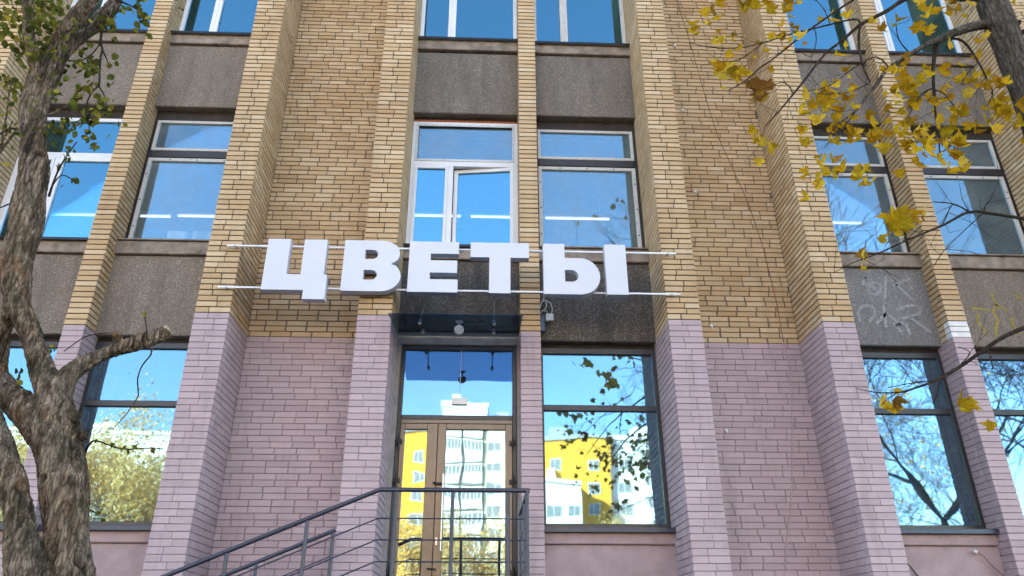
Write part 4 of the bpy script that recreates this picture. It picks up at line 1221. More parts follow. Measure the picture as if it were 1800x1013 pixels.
    (-3.066,-4.235,3.534,0.0275),(-3.089,-4.195,3.553,0.0242),(-3.098,-4.164,3.578,0.0177),(-3.118,-4.123,3.613,0.0182),(-3.012,-4.272,3.495,0.0246),
    (-2.678,-4.301,3.713,0.021),(-2.803,-4.135,3.877,0.0284),(-2.704,-4.297,3.732,0.0228),(-2.581,-4.313,1.571,0.0228),(-2.715,-4.114,1.648,0.0245),
    (-2.727,-4.101,1.655,0.0161),(-2.637,-4.23,1.657,0.0172),(-2.685,-4.116,1.651,0.0188),(-2.619,-4.235,1.598,0.0205),(-2.579,-4.331,1.583,0.0221),
    (-2.588,-4.22,1.618,0.0202),(-2.648,-4.153,1.632,0.0177),(-2.535,-4.301,1.555,0.0233),(-2.525,-4.274,1.58,0.0194),(-2.637,-4.103,1.647,0.0229),
    (-2.651,-4.332,1.368,0.0148),(-2.68,-4.265,1.376,0.0163),(-2.8,-4.101,1.468,0.022),(-2.751,-4.152,1.476,0.0169),(-2.654,-4.324,1.38,0.0154),
    (-2.673,-4.337,1.421,0.0167),(-2.758,-4.165,1.485,0.0217),(-2.697,-4.248,1.44,0.0197),(-2.156,-4.278,1.033,0.0177),(-2.152,-4.281,1.033,0.0169),
    (-2.111,-4.139,1.037,0.0211),(-2.079,-4.246,1.014,0.0165),(-2.131,-4.15,1.045,0.0167),(-2.018,-4.2,1.003,0.0158),(-1.969,-4.285,0.983,0.0152),
    (-1.994,-4.272,0.999,0.0203),(-1.958,-4.311,0.96,0.0188),(-1.958,-4.223,1.015,0.0219),(-1.916,-4.321,0.989,0.015),(-1.917,-4.317,0.981,0.0202),
    (-1.864,-4.215,0.998,0.0216),(-1.871,-4.195,1.001,0.02),(-1.857,-4.227,0.996,0.0193),(-2.078,-4.233,0.652,0.0182),(-2.129,-4.117,0.662,0.0135),
    (-2.033,-4.333,0.633,0.0151),(-2.088,-4.122,0.63,0.014),(-2.067,-4.19,0.618,0.0132),(-2.091,-4.125,0.63,0.0174),(-2.843,-4.224,1.757,0.016),
    (-2.874,-4.225,1.816,0.0201),(-2.878,-4.193,1.842,0.0151),(-2.857,-4.261,1.77,0.0214),(-2.884,-4.193,1.773,0.0215),(-2.861,-4.17,1.825,0.0221),
    (-2.085,-4.191,1.82,0.0154),(-2.076,-4.222,1.829,0.0201),(-2.078,-4.228,1.835,0.0245),(-3.192,-4.102,3.845,0.0218),(-3.031,-4.32,3.74,0.0264),
    (-3.157,-4.151,3.864,0.0284),(-3.061,-4.192,3.747,0.026),(-3.087,-4.141,3.849,0.0184),(-3.191,-4.113,3.821,0.0272),(-3.089,-4.212,3.712,0.0254),
    (-3.158,-4.169,3.857,0.0297),(-3.06,-4.182,3.859,0.0245),(-2.942,-4.264,3.775,0.0233),(-3.068,-4.117,3.915,0.0213),(-2.965,-4.282,3.731,0.0252)]}
MAPLE={'trunk':[(3.689,-4.6,2.786,0.0965),(3.708,-4.6,3.18,0.0923),(3.716,-4.6,3.551,0.0933),(3.722,-4.6,3.839,0.0996),(3.719,-4.6,4.113,0.1039),
    (3.721,-4.6,4.37,0.0934),(3.75,-4.6,4.67,0.0826),(3.817,-4.6,5.116,0.0764),(3.978,-4.6,5.813,0.071)],'branches':[[(3.694,-4.6,4.072,0.0414),
    (3.624,-4.61,4.059,0.0351),(3.465,-4.621,4.009,0.0328),(3.314,-4.631,3.938,0.0305),(3.207,-4.642,3.87,0.0262),(3.119,-4.652,3.825,0.02),
    (2.985,-4.662,3.736,0.0159),(2.87,-4.673,3.649,0.0137),(2.729,-4.683,3.543,0.0124),(2.629,-4.694,3.421,0.0115),(2.516,-4.704,3.282,0.0094),
    (2.405,-4.715,3.142,0.0074),(2.287,-4.725,3.046,0.0048)],[(3.194,-4.6,3.889,0.0183),(3.188,-4.585,3.833,0.0162),(3.142,-4.571,3.686,0.0129),
    (3.108,-4.556,3.518,0.0103),(3.092,-4.542,3.379,0.0087),(3.076,-4.527,3.267,0.007),(3.064,-4.512,3.109,0.0058),
    (3.04,-4.498,2.955,0.0038)],[(3.229,-4.6,4.361,0.019),(3.058,-4.591,4.293,0.016),(2.908,-4.582,4.183,0.0138),(2.695,-4.573,4.054,0.0124),
    (2.529,-4.565,3.898,0.0098),(2.386,-4.556,3.778,0.0081),(2.205,-4.547,3.546,0.0071),(2.107,-4.538,3.424,0.0063),(1.988,-4.529,3.28,0.005),
    (1.873,-4.52,3.153,0.0035)],[(2.872,-4.6,4.404,0.0102),(2.676,-4.593,4.276,0.0084),(2.382,-4.586,4.046,0.007),(2.164,-4.579,3.855,0.0061),
    (2.048,-4.572,3.751,0.0056),(1.957,-4.564,3.676,0.0052),(1.892,-4.557,3.628,0.0048),(1.779,-4.55,3.518,0.0043),
    (1.641,-4.543,3.425,0.0027)],[(2.675,-4.6,4.043,0.0074),(2.635,-4.595,4.08,0.0066),(2.371,-4.59,3.997,0.0057),(2.154,-4.585,3.928,0.0049),
    (1.936,-4.581,3.839,0.004),(1.726,-4.576,3.783,0.0036),(1.527,-4.571,3.801,0.0032),(1.419,-4.566,3.839,0.0024)],[(2.676,-4.6,4.027,0.009),
    (2.646,-4.597,3.936,0.009),(2.618,-4.594,3.777,0.008),(2.618,-4.591,3.597,0.0067),(2.639,-4.589,3.499,0.0051)],[(3.242,-4.6,3.912,0.0082),
    (3.357,-4.602,3.909,0.009),(3.41,-4.604,3.85,0.0081),(3.447,-4.606,3.691,0.0068),(3.463,-4.608,3.536,0.0055),(3.465,-4.609,3.408,0.0039),
    (3.36,-4.611,3.256,0.0027)],[(3.55,-4.6,2.362,0.0125),(3.379,-4.604,2.409,0.0107),(3.183,-4.609,2.44,0.0097),(3.029,-4.613,2.446,0.0086),
    (2.843,-4.617,2.348,0.0071),(2.599,-4.621,2.239,0.0056),(2.378,-4.626,2.133,0.0041),(2.203,-4.63,2.062,0.0027),
    (2.066,-4.634,1.988,0.0017)],[(3.039,-4.6,2.454,0.0054),(2.97,-4.619,2.487,0.0043),(2.888,-4.638,2.494,0.0036),
    (2.784,-4.657,2.488,0.0028)],[(3.129,-4.6,2.448,0.0043),(3.133,-4.64,2.486,0.0036),(3.139,-4.68,2.494,0.0025)],[(3.129,-4.6,2.448,0.0036),
    (2.923,-4.634,2.279,0.0028),(2.759,-4.668,2.138,0.0024),(2.635,-4.702,2.002,0.002)],[(2.835,-4.6,2.346,0.0035),(2.846,-4.662,2.391,0.0032),
    (2.832,-4.725,2.409,0.0024)],[(3.342,-4.6,1.729,0.0167),(3.159,-4.589,1.67,0.0133),(3.012,-4.577,1.608,0.0119),(2.857,-4.566,1.514,0.0105),
    (2.703,-4.555,1.419,0.0091),(2.595,-4.543,1.364,0.0078),(2.457,-4.532,1.315,0.0058),(2.358,-4.52,1.291,0.0048),(2.233,-4.509,1.293,0.0032),
    (2.128,-4.498,1.319,0.0019)],[(2.565,-4.6,1.348,0.0048),(2.558,-4.56,1.28,0.0042),(2.539,-4.52,1.223,0.0029)],[(2.522,-4.6,1.334,0.0029),
    (2.406,-4.572,1.328,0.0026),(2.285,-4.543,1.309,0.0019)],[(2.293,-4.6,1.258,0.0032),(2.247,-4.583,1.23,0.0025),
    (2.218,-4.566,1.206,0.0019)],[(2.892,-4.6,1.537,0.0033),(2.902,-4.594,1.477,0.0033),(2.896,-4.589,1.41,0.0026)],[(2.714,-4.6,1.438,0.0032),
    (2.779,-4.606,1.505,0.0026),(2.718,-4.611,1.537,0.002)],[(2.793,-4.6,3.621,0.006),(2.716,-4.609,3.714,0.0048),(2.525,-4.617,3.596,0.0039),
    (2.33,-4.626,3.431,0.0031),(2.158,-4.634,3.369,0.0023)],[(3.066,-4.6,3.453,0.0059),(2.955,-4.619,3.383,0.005),(2.851,-4.638,3.242,0.0038),
    (2.798,-4.657,3.178,0.0026)],[(3.062,-4.6,3.438,0.0051),(3.108,-4.627,3.382,0.0039),(3.134,-4.653,3.239,0.0034),
    (3.17,-4.68,3.147,0.0026)],[(2.479,-4.6,3.238,0.0038),(2.379,-4.634,3.112,0.0034),(2.264,-4.668,2.99,0.0026),
    (2.148,-4.702,2.848,0.0022)],[(2.631,-4.6,3.489,0.0039),(2.468,-4.642,3.372,0.0035),(2.319,-4.683,3.307,0.0027),
    (2.141,-4.725,3.266,0.0019)],[(2.074,-4.6,3.371,0.0035),(2.058,-4.549,3.514,0.0032),(1.999,-4.498,3.531,0.002)],[(1.926,-4.6,3.82,0.0036),
    (1.754,-4.573,3.686,0.0032),(1.6,-4.547,3.679,0.0024),(1.506,-4.52,3.674,0.002)],[(2.326,-4.6,4.002,0.0037),(2.333,-4.581,3.885,0.0032),
    (2.274,-4.562,3.742,0.0024),(2.196,-4.543,3.836,0.002)],[(2.451,-4.6,4.007,0.0033),(2.447,-4.583,4.163,0.0029),
    (2.398,-4.566,4.322,0.0025)],[(3.635,-4.6,4.343,0.0254),(3.501,-4.596,4.318,0.0211),(3.335,-4.592,4.338,0.0169),
    (3.14,-4.589,4.416,0.0149)],[(2.976,-4.6,3.758,0.0048),(2.92,-4.606,3.884,0.0041),(2.933,-4.611,4.042,0.0029)],[(3.452,-4.6,3.697,0.0036),
    (3.326,-4.617,3.573,0.0032),(3.243,-4.634,3.454,0.0023)],[(3.809,-4.6,3.989,0.0206),(3.848,-4.628,3.973,0.0184),
    (4.0,-4.657,3.983,0.0163)],[(3.776,-4.6,4.02,0.0289),(3.806,-4.64,4.036,0.0246),(3.794,-4.68,4.018,0.0122)]],'leaves':[(1.452,-4.57,4.002,0.0507),
    (1.497,-4.426,4.072,0.0464),(1.527,-4.61,4.063,0.0619),(1.567,-4.675,4.027,0.0499),(1.602,-4.706,4.063,0.0609),(1.616,-4.66,3.977,0.0443),
    (1.467,-4.82,3.764,0.0264),(1.783,-4.767,3.983,0.0817),(1.771,-4.755,3.945,0.0653),(1.976,-4.682,4.105,0.0615),(2.078,-4.482,4.234,0.0643),
    (2.279,-4.406,4.411,0.0721),(2.098,-4.664,4.052,0.0559),(2.196,-4.71,4.099,0.0279),(2.053,-4.691,3.903,0.033),(1.655,-4.543,3.969,0.0254),
    (1.579,-4.609,3.79,0.044),(1.578,-4.768,3.671,0.0371),(1.726,-4.59,3.841,0.0333),(1.716,-4.702,3.664,0.0375),(1.607,-4.757,3.538,0.042),
    (1.63,-4.474,3.658,0.0836),(1.543,-4.774,3.411,0.062),(1.665,-4.627,3.508,0.0696),(1.805,-4.483,3.635,0.05),(1.591,-4.581,3.422,0.0321),
    (1.977,-4.436,3.966,0.0288),(1.886,-4.68,3.662,0.0323),(1.939,-4.404,3.866,0.0345),(1.881,-4.801,3.658,0.0369),(2.276,-4.426,4.149,0.047),
    (2.077,-4.633,3.852,0.0387),(2.019,-4.819,3.632,0.0315),(2.165,-4.706,3.784,0.0543),(2.216,-4.385,3.985,0.0292),(2.506,-4.505,4.157,0.0523),
    (2.462,-4.496,4.156,0.0407),(2.686,-4.463,4.254,0.0472),(2.372,-4.817,3.605,0.0367),(2.38,-4.685,3.647,0.0485),(1.938,-4.615,3.563,0.0324),
    (1.944,-4.42,3.552,0.1061),(2.612,-4.42,3.763,0.0343),(2.388,-4.754,3.385,0.0234),(1.834,-4.386,3.216,0.0437),(1.755,-4.576,2.97,0.0568),
    (1.753,-4.686,2.863,0.0551),(1.744,-4.784,2.772,0.0438),(2.287,-4.632,3.387,0.0426),(2.396,-4.591,3.461,0.0378),(2.154,-4.62,3.312,0.0582),
    (2.18,-4.683,3.299,0.0366),(2.38,-4.403,3.446,0.0891),(2.178,-4.611,3.24,0.0474),(2.297,-4.685,3.275,0.047),(2.451,-4.478,3.317,0.0599),
    (2.132,-4.713,3.047,0.0559),(2.298,-4.634,3.114,0.0519),(1.988,-4.774,2.925,0.0397),(2.352,-4.715,3.225,0.0517),(2.174,-4.381,3.121,0.0598),
    (2.128,-4.547,2.996,0.0365),(2.254,-4.59,2.974,0.0413),(2.445,-4.524,3.094,0.0582),(2.44,-4.524,3.041,0.0422),(3.181,-4.591,4.267,0.0464),
    (3.123,-4.659,4.115,0.0566),(3.088,-4.755,3.983,0.0551),(3.02,-4.807,3.897,0.0433),(2.825,-4.767,3.894,0.049),(2.773,-4.642,3.929,0.0446),
    (2.606,-4.816,3.814,0.0321),(3.167,-4.523,4.11,0.0463),(3.098,-4.672,3.905,0.05),(3.277,-4.717,4.06,0.0447),(3.347,-4.682,4.115,0.0509),
    (3.398,-4.603,4.263,0.0406),(3.433,-4.728,4.109,0.0505),(3.597,-4.445,4.293,0.0358),(3.872,-4.608,4.286,0.0291),(3.114,-4.79,3.666,0.048),
    (3.342,-4.783,3.703,0.0375),(3.617,-4.428,3.896,0.0464),(3.349,-4.566,3.693,0.039),(2.858,-4.692,3.63,0.0432),(2.999,-4.506,3.764,0.0451),
    (2.689,-4.8,3.428,0.0416),(2.978,-4.429,3.746,0.0457),(3.243,-4.408,3.804,0.0519),(3.229,-4.528,3.673,0.0615),(2.913,-4.798,3.384,0.0415),
    (2.848,-4.633,3.502,0.0593),(2.938,-4.452,3.579,0.0673),(2.898,-4.559,3.457,0.0599),(2.67,-4.728,3.324,0.0469),(2.702,-4.717,3.275,0.0468),
    (2.627,-4.792,3.144,0.0456),(2.735,-4.59,3.62,0.0329),(2.883,-4.74,3.394,0.0419),(3.141,-4.624,3.464,0.0324),(3.249,-4.426,3.568,0.0451),
    (3.393,-4.424,3.669,0.0512),(3.318,-4.604,3.502,0.0653),(3.502,-4.475,3.592,0.0337),(3.263,-4.761,3.416,0.0315),(3.149,-4.403,3.513,0.0619),
    (3.04,-4.439,3.451,0.0501),(3.022,-4.608,3.31,0.0427),(3.273,-4.43,3.494,0.0504),(3.102,-4.689,3.298,0.0315),(3.447,-4.389,3.556,0.0568),
    (2.823,-4.678,3.206,0.0365),(3.147,-4.413,3.392,0.039),(2.777,-4.452,3.37,0.0495),(2.736,-4.409,3.552,0.0338),(2.608,-4.5,3.291,0.0433),
    (2.352,-4.788,3.1,0.0454),(2.498,-4.697,3.051,0.0613),(2.599,-4.532,3.093,0.0582),(2.577,-4.42,3.15,0.0651),(2.465,-4.52,3.097,0.0636),
    (2.521,-4.803,2.882,0.0395),(2.568,-4.667,2.875,0.0506),(2.958,-4.668,3.107,0.0674),(3.001,-4.745,3.079,0.0612),(3.098,-4.721,3.114,0.0565),
    (3.163,-4.593,3.233,0.0479),(2.778,-4.656,3.079,0.0569),(2.763,-4.703,2.991,0.056),(2.732,-4.639,3.027,0.0465),(3.059,-4.403,3.266,0.0386),
    (2.864,-4.557,3.042,0.0578),(2.836,-4.489,3.04,0.0425),(3.011,-4.41,3.131,0.0435),(2.735,-4.806,2.759,0.0635),(3.166,-4.433,3.138,0.0597),
    (2.874,-4.778,2.826,0.0544),(3.006,-4.734,2.863,0.0651),(3.114,-4.495,2.992,0.0689),(3.021,-4.489,2.955,0.0476),(3.298,-4.549,3.113,0.0478),
    (3.218,-4.611,3.115,0.0473),(3.377,-4.502,3.211,0.0541),(3.366,-4.632,3.077,0.0626),(3.252,-4.734,3.057,0.0409),(3.403,-4.723,3.406,0.0581),
    (3.434,-4.77,3.359,0.047),(3.328,-4.804,3.182,0.0408),(3.65,-4.401,3.502,0.0621),(3.656,-4.402,3.445,0.0618),(3.433,-4.667,3.129,0.0365),
    (3.551,-4.639,3.188,0.0369),(3.521,-4.697,3.238,0.0681),(3.652,-4.476,3.254,0.0546),(3.592,-4.603,3.158,0.0423),(3.262,-4.745,3.152,0.0411),
    (3.578,-4.431,3.743,0.0344),(2.288,-4.411,2.961,0.0503),(2.125,-4.8,2.664,0.0496),(2.131,-4.618,2.83,0.0391),(2.084,-4.723,2.671,0.0546),
    (2.253,-4.539,2.757,0.0483),(2.076,-4.662,2.632,0.0508),(2.063,-4.689,2.573,0.0419),(1.993,-4.687,2.679,0.0338),(2.066,-4.553,2.737,0.0262),
    (2.386,-4.599,2.735,0.0477),(2.439,-4.605,2.747,0.0477),(2.414,-4.521,2.737,0.0484),(2.415,-4.612,2.649,0.0472),(2.773,-4.403,2.858,0.0547),
    (2.592,-4.627,2.905,0.0526),(2.99,-4.472,3.02,0.064),(2.929,-4.411,2.94,0.0643),(2.794,-4.546,2.992,0.0449),(2.982,-4.561,2.862,0.0577),
    (3.16,-4.473,3.063,0.0551),(3.146,-4.507,2.949,0.0452),(3.005,-4.735,2.864,0.0516),(3.047,-4.637,2.799,0.0653),(2.867,-4.751,2.642,0.0545),
    (2.924,-4.811,2.608,0.0413),(3.086,-4.518,3.061,0.0501),(2.532,-4.675,2.32,0.0946),(2.458,-4.708,2.327,0.0572),(2.511,-4.809,2.286,0.0479),
    (2.572,-4.81,2.306,0.032),(2.63,-4.524,2.363,0.0639),(2.38,-4.663,2.192,0.0407),(2.267,-4.628,2.111,0.0487),(2.328,-4.523,2.17,0.0445),
    (2.291,-4.421,1.237,0.0621),(2.272,-4.512,1.194,0.0404),(2.199,-4.724,1.175,0.0481),(2.438,-4.385,1.337,0.0264),(2.54,-4.739,1.159,0.0576),
    (2.698,-4.564,1.204,0.0452),(2.761,-4.537,1.203,0.0455)]}


# ------------------------------------------------------------------ trees in front of the building
KNOTS = []


def rough_body(name, tubes, mat, parent, voxel, amp):
    """limbs grown together into one skin, with bark ridges pushed out of it"""
    mb = MB()
    for pts in tubes:
        mb.tube([p[:3] for p in pts], [p[3] for p in pts], 14)
    tmp = link('temporary', mb.mesh('temporary', mat))
    md = tmp.modifiers.new('r', 'REMESH')
    md.mode = 'VOXEL'
    md.voxel_size = voxel
    sm = tmp.modifiers.new('s', 'SMOOTH')
    sm.iterations = 3
    dg = bpy.context.evaluated_depsgraph_get()
    me = bpy.data.meshes.new_from_object(tmp.evaluated_get(dg))
    bpy.data.objects.remove(tmp)
    nrm = [v.normal.copy() for v in me.vertices]
    fur = []
    for v, n_ in zip(me.vertices, nrm):
        c = v.co
        wob = noise.noise(c * 6) * .35
        r1 = noise.noise(Vector((c.x * 21 + wob, c.y * 21 + wob, c.z * 2.2)))
        r1b = noise.noise(Vector((c.x * 47 + 5, c.y * 47 + wob, c.z * 5.5 + 9)))
        r2 = noise.noise(Vector((c.x * 7, c.y * 7, c.z * 4)) + Vector((3, 1, 7)))
        r3 = noise.noise(Vector((c.x * 75, c.y * 75, c.z * 30)))
        pk = min(1, max(.12, .5 + 1.6 * noise.noise(Vector((c.x * 5 + 2, c.y * 5, c.z * 2.2)))))
        k1 = pk * math.exp(-(r1 / .09) ** 2)
        k2 = pk * math.exp(-(r1b / .10) ** 2)
        for kx, kz, kr in KNOTS:
            dd_ = math.hypot(c.x - kx, (c.z - kz) * .8) / kr
            if dd_ < 1.6 and n_.y < .2:
                dd_ += .35 * noise.noise(c * 24)
                k1 = max(k1, math.exp(-((dd_ - 1.0) / .13) ** 2) * max(0, .35 + noise.noise(c * 17)), math.exp(-(dd_ / .28) ** 2) * .9)
                r2 += .7 * math.exp(-((dd_ - .55) / .4) ** 2)
        fur.append(min(1, k1 + .55 * k2))
        v.co = c + n_ * (amp * (.30 - .85 * k1 - .38 * k2) + amp * 1.2 * r2 + amp * .30 * r3)
    me.name = name
    at = me.attributes.new('furrow', 'FLOAT', 'POINT')
    at.data.foreach_set('value', fur)
    me.materials.clear()
    me.materials.append(MATS[mat])
    me.polygons.foreach_set('use_smooth', [True] * len(me.polygons))
    return link(name, me, parent)


def smooth4(pts, n=3):
    """Catmull-Rom curve through (x, y, z, radius)"""
    out = []
    for i in range(len(pts) - 1):
        q = [pts[max(i - 1, 0)], pts[i], pts[i + 1], pts[min(i + 2, len(pts) - 1)]]
        for k in range(n):
            t = k / n
            out.append(tuple(.5 * (2 * q[1][j] + (q[2][j] - q[0][j]) * t + (2 * q[0][j] - 5 * q[1][j] + 4 * q[2][j] - q[3][j]) * t * t + (3 * q[1][j] - q[0][j] - 3 * q[2][j] + q[3][j]) * t ** 3) for j in range(4)))
    out.append(tuple(pts[-1]))
    return [(a, b, c, max(r, .0008)) for a, b, c, r in out]


def leaf_mesh(name, outline, mat, curl, stalk):
    mb = MB()
    cx, cy = 0, .36
    h = lambda x, y: -curl * (x * x * 1.6 + (y - .35) ** 2) + .10 * curl * math.sin(9 * x + 5 * y) - .25 * curl * abs(x)
    ring = outline + [(-x, y) for x, y in outline[-2:0:-1]]
    mb.v.append((cx, h(cx, cy), cy))
    mb.v += [(x, h(x, y), y) for x, y in ring]
    k = len(ring)
    for i in range(k):
        mb.f.append((0, 1 + i, 1 + (i + 1) % k))
    mb.mi = [0] * k
    if stalk:
        mb.tube([(0, h(0, 0), .02), (.03, -.02, -.2), (.02, .02, -stalk)], .012, 3, cap=False)
    # centre the leaf on its blade and turn the tip downwards
    mb.v = [(x, y, -(z - .4)) for x, y, z in mb.v]
    nv = len(mb.v)
    me = mb.mesh(name, mat)
    me.attributes.new('rim', 'FLOAT', 'POINT').data.foreach_set('value', [0.0] + [1.0] * k + [0.3] * (nv - k - 1))
    return me


MAPLE_OUT = [(0, 0), (.10, .02), (.33, -.12), (.31, .03), (.42, .06), (.38, .14), (.66, .33), (.50, .37), (.52, .47), (.30, .46), (.25, .50), (.36, .70), (.23, .70), (.20, .80), (.11, .79), (0, 1.0)]
OVAL_OUT = [(0, 0), (.20, .08), (.36, .30), (.33, .42), (.38, .55), (.24, .76), (.10, .92), (0, 1.0)]


def leaf_variants(name, out, mat, n, stalk):
    res = []
    for k in range(n):
        o2 = [(x * random.uniform(.88, 1.1), y + random.uniform(-.03, .03)) for x, y in out]
        o2[0], o2[-1] = out[0], out[-1]
        res.append(leaf_mesh(name, o2, mat, random.uniform(.2, 1.2), stalk * random.uniform(.6, 1.2)))
    return res


def leaf_rot(spread, yaw=None):
    from mathutils import Euler
    e = Euler((random.gauss(-.2, .42), random.gauss(0, spread), random.uniform(-1.1, 1.1) if yaw is None else yaw))
    return e


def leaf_mass(name, mat, parent, pts, outline, curl=.4):
    """many leaves in one mesh: (x, y, z, size)"""
    mb = MB()
    ring = [(0, 0)] + outline[2::2] + [(0, 1.0)] if len(outline) > 9 else outline
    ring = ring + [(-x, y) for x, y in ring[-2:0:-1]]
    for x, y, z, s_ in pts:
        M3 = leaf_rot(.9, random.uniform(-3.1, 3.1)).to_matrix()
        n0 = len(mb.v)
        for rx, ry in ring:
            p = M3 @ Vector((rx * s_, -curl * rx * rx * s_, -(ry - .4) * s_))
            mb.v.append((x + p.x, y + p.y, z + p.z))
        mb.f.append(tuple(range(n0, n0 + len(ring))))
        mb.mi.append(0)
    return tag(mb.build(name, mat, parent), kind='stuff')


def branch_up(tubes, tips, p, d, length, r, depth, spread=.55, droop=0.0, seg=4):
    pts = [(*p, r)]
    q = Vector(p)
    d = Vector(d).normalized()
    for i in range(seg):
        d = (d + Vector((random.gauss(0, .13), random.gauss(0, .13), random.gauss(0, .10) + .03 - droop))).normalized()
        q = q + d * length / seg
        pts.append((*q, r * (1 - .55 * (i + 1) / seg)))
    tubes.append(pts)
    if depth <= 0:
        tips.append(tuple(q))
        return
    for k in range(random.choice((2, 3, 3))):
        t = random.randint(max(1, seg - 2), seg)
        b_ = pts[t]
        nd = (d + Vector((random.gauss(0, spread), random.gauss(0, spread), random.gauss(.1, spread * .6)))).normalized()
        branch_up(tubes, tips, b_[:3], nd, length * random.uniform(.6, .85), b_[3] * .75, depth - 1, spread, droop, seg)


# ---- the old tree on the left
ot = thing('old_tree', (-2.0, -4.35, GZ), 'gnarled old tree with peeling bark and a sawn off limb in front of the facade', 'tree')
a0, b0 = OLD['trunk_a'][0], OLD['trunk_b'][0]
base_a = [(-1.86, -4.32, GZ - .1, .23), (-1.90, -4.32, GZ + .3, .165), (-1.99, -4.31, -.6, .142)]
base_b = [(-2.16, -4.40, GZ - .1, .20), (-2.20, -4.42, GZ + .4, .135), (-2.235, -4.42, -.6, .112)]
for nm in OLD:
    if nm not in ('leaves', 'twigs'):
        OLD[nm] = [(a, b, c, r * .85) for a, b, c, r in OLD[nm]]
tubes = [smooth4(base_a + OLD['trunk_a'], 3), smooth4(base_b + OLD['trunk_b'], 3)]
for nm in ('limb_left', 'limb_r', 'limb_m', 'limb_l', 'stump', 'nub'):
    tubes.append(smooth4(OLD[nm], 3))
ext, tips = [], []
for nm in ('limb_r', 'limb_m', 'limb_l'):
    p = OLD[nm][-1]
    branch_up(ext, tips, p[:3], (random.uniform(-.5, .3), random.uniform(-.4, .5), 1), 1.1, p[3], 3)
p = OLD['trunk_b'][-1]
branch_up(ext, tips, p[:3], (-.5, -.1, 1), 1.2, p[3], 3)
KNOTS = [(-2.22, .455, .055), (-2.375, 1.03, .06), (-2.30, .80, .045), (-2.46, 3.02, .05), (-2.41, 2.55, .04)]
rough_body('trunk', tubes, 'bark_old', ot, .0062, .0145)
mb = MB()
for t in ext:
    mb.tube([p[:3] for p in t], [p[3] for p in t], 6)
tag(mb.build('upper_branches', 'bark_old', ot), kind='stuff')
# flakes of torn bark, shelf fungus and the pale cut end of the limb
e1, e2 = Vector(OLD['stump'][-1][:3]), Vector(OLD['stump'][-2][:3])
dv = (e1 - e2).normalized()
mb = MB()
mb.tube([e1 - dv * .012, e1 + dv * .012, e1 + dv * .016], [.040, .036, .020], 14)
mb.build('sawn_end', 'cut_wood', ot)
rs = random.Random(4)
for k in range(5):
    q = OLD['trunk_a'][5 + k % 3]
    zz = q[2] + rs.uniform(-.05, .12)
    c = Vector((q[0] + q[3] * .97, q[1] - .03 + rs.uniform(-.03, .03), zz))
    mb = MB()
    mb.tube([c + Vector((-.02, 0, -.010)), c + Vector((.004, 0, -.004)), c + Vector((.002, 0, .012)), c + Vector((-.02, 0, .016))], [.020, .030, .028, .012], 9)
    mb.build('bracket_fungus', 'bark_old', ot, True)
for t in OLD['twigs']:
    mb = MB()
    mb.tube([p[:3] for p in smooth4(t, 3)], [p[3] for p in smooth4(t, 3)], 6)
    mb.build('twig', 'bark_twig', ot, True)
lvs = leaf_variants('leaf', OVAL_OUT, 'leaf_green', 6, .35)
order = list(OLD['leaves'])
random.shuffle(order)
order.sort(key=lambda p: -(p[0] > -2.35))
for p in order[:290]:
    o = link('leaf', random.choice(lvs), ot, p[:3])
    o.rotation_euler = leaf_rot(.8, random.uniform(-1.6, 1.6))
    s_ = p[3] * (2.2 if p[2] > 2.2 else 1.5)
    o.scale = (s_, s_, s_)
rest = [(x, y, z, r * 2.5) for x, y, z, r in order[290:]]
for x, y, z, r in order:
    if z > 3.4 and x < -2.35:
        if random.random() < .75:
            rest.append((x + random.gauss(0, .07), y + random.gauss(0, .1), z + random.gauss(0, .07), r * 2.4))
for tx, ty, tz in tips:
    for k in range(26):
        rest.append((tx + random.gauss(0, .25), ty + random.gauss(0, .25), tz + random.gauss(0, .2), random.uniform(.03, .05)))
leaf_mass('foliage', 'leaf_green_mass', ot, rest, OVAL_OUT)

# ---- the maple on the right
mp = thing('maple_tree', (3.6, -4.6, GZ), 'maple tree reaching in from the upper right with yellow autumn leaves', 'tree')
T0 = MAPLE['trunk']
tr = [(3.55, -4.55, GZ - .1, .21), (3.58, -4.57, GZ + .35, .145), (3.61, -4.6, 0, .122), (3.65, -4.6, 1.4, .110)] + T0
x, y, z, r = T0[-1]
tr += [(x + .15, y, z + .9, r * .85), (x + .2, y - .1, z + 1.9, r * .6), (x + .15, y - .1, z + 2.8, r * .35)]
rough_body('trunk', [smooth4(tr, 3), smooth4(MAPLE['branches'][0][:4], 3)], 'bark_grey', mp, .012, .0035)
for t in MAPLE['branches']:
    if t[0][0] > 2.6 and t[0][2] < 2.8 and t[0][3] > .008:       # the low boughs start at the trunk
        t.insert(0, (3.64, -4.6, t[0][2] - .22, t[0][3] * 1.35))
for k, t in enumerate(MAPLE['branches']):
    tt = smooth4(t, 3)
    mb = MB()
    mb.tube([p[:3] for p in tt], [p[3] * 1.05 for p in tt], 7)
    mb.build('branch' if t[0][3] > .007 else 'twig', 'bark_grey' if k in (0, 32) else 'bark_twig', mp, True)
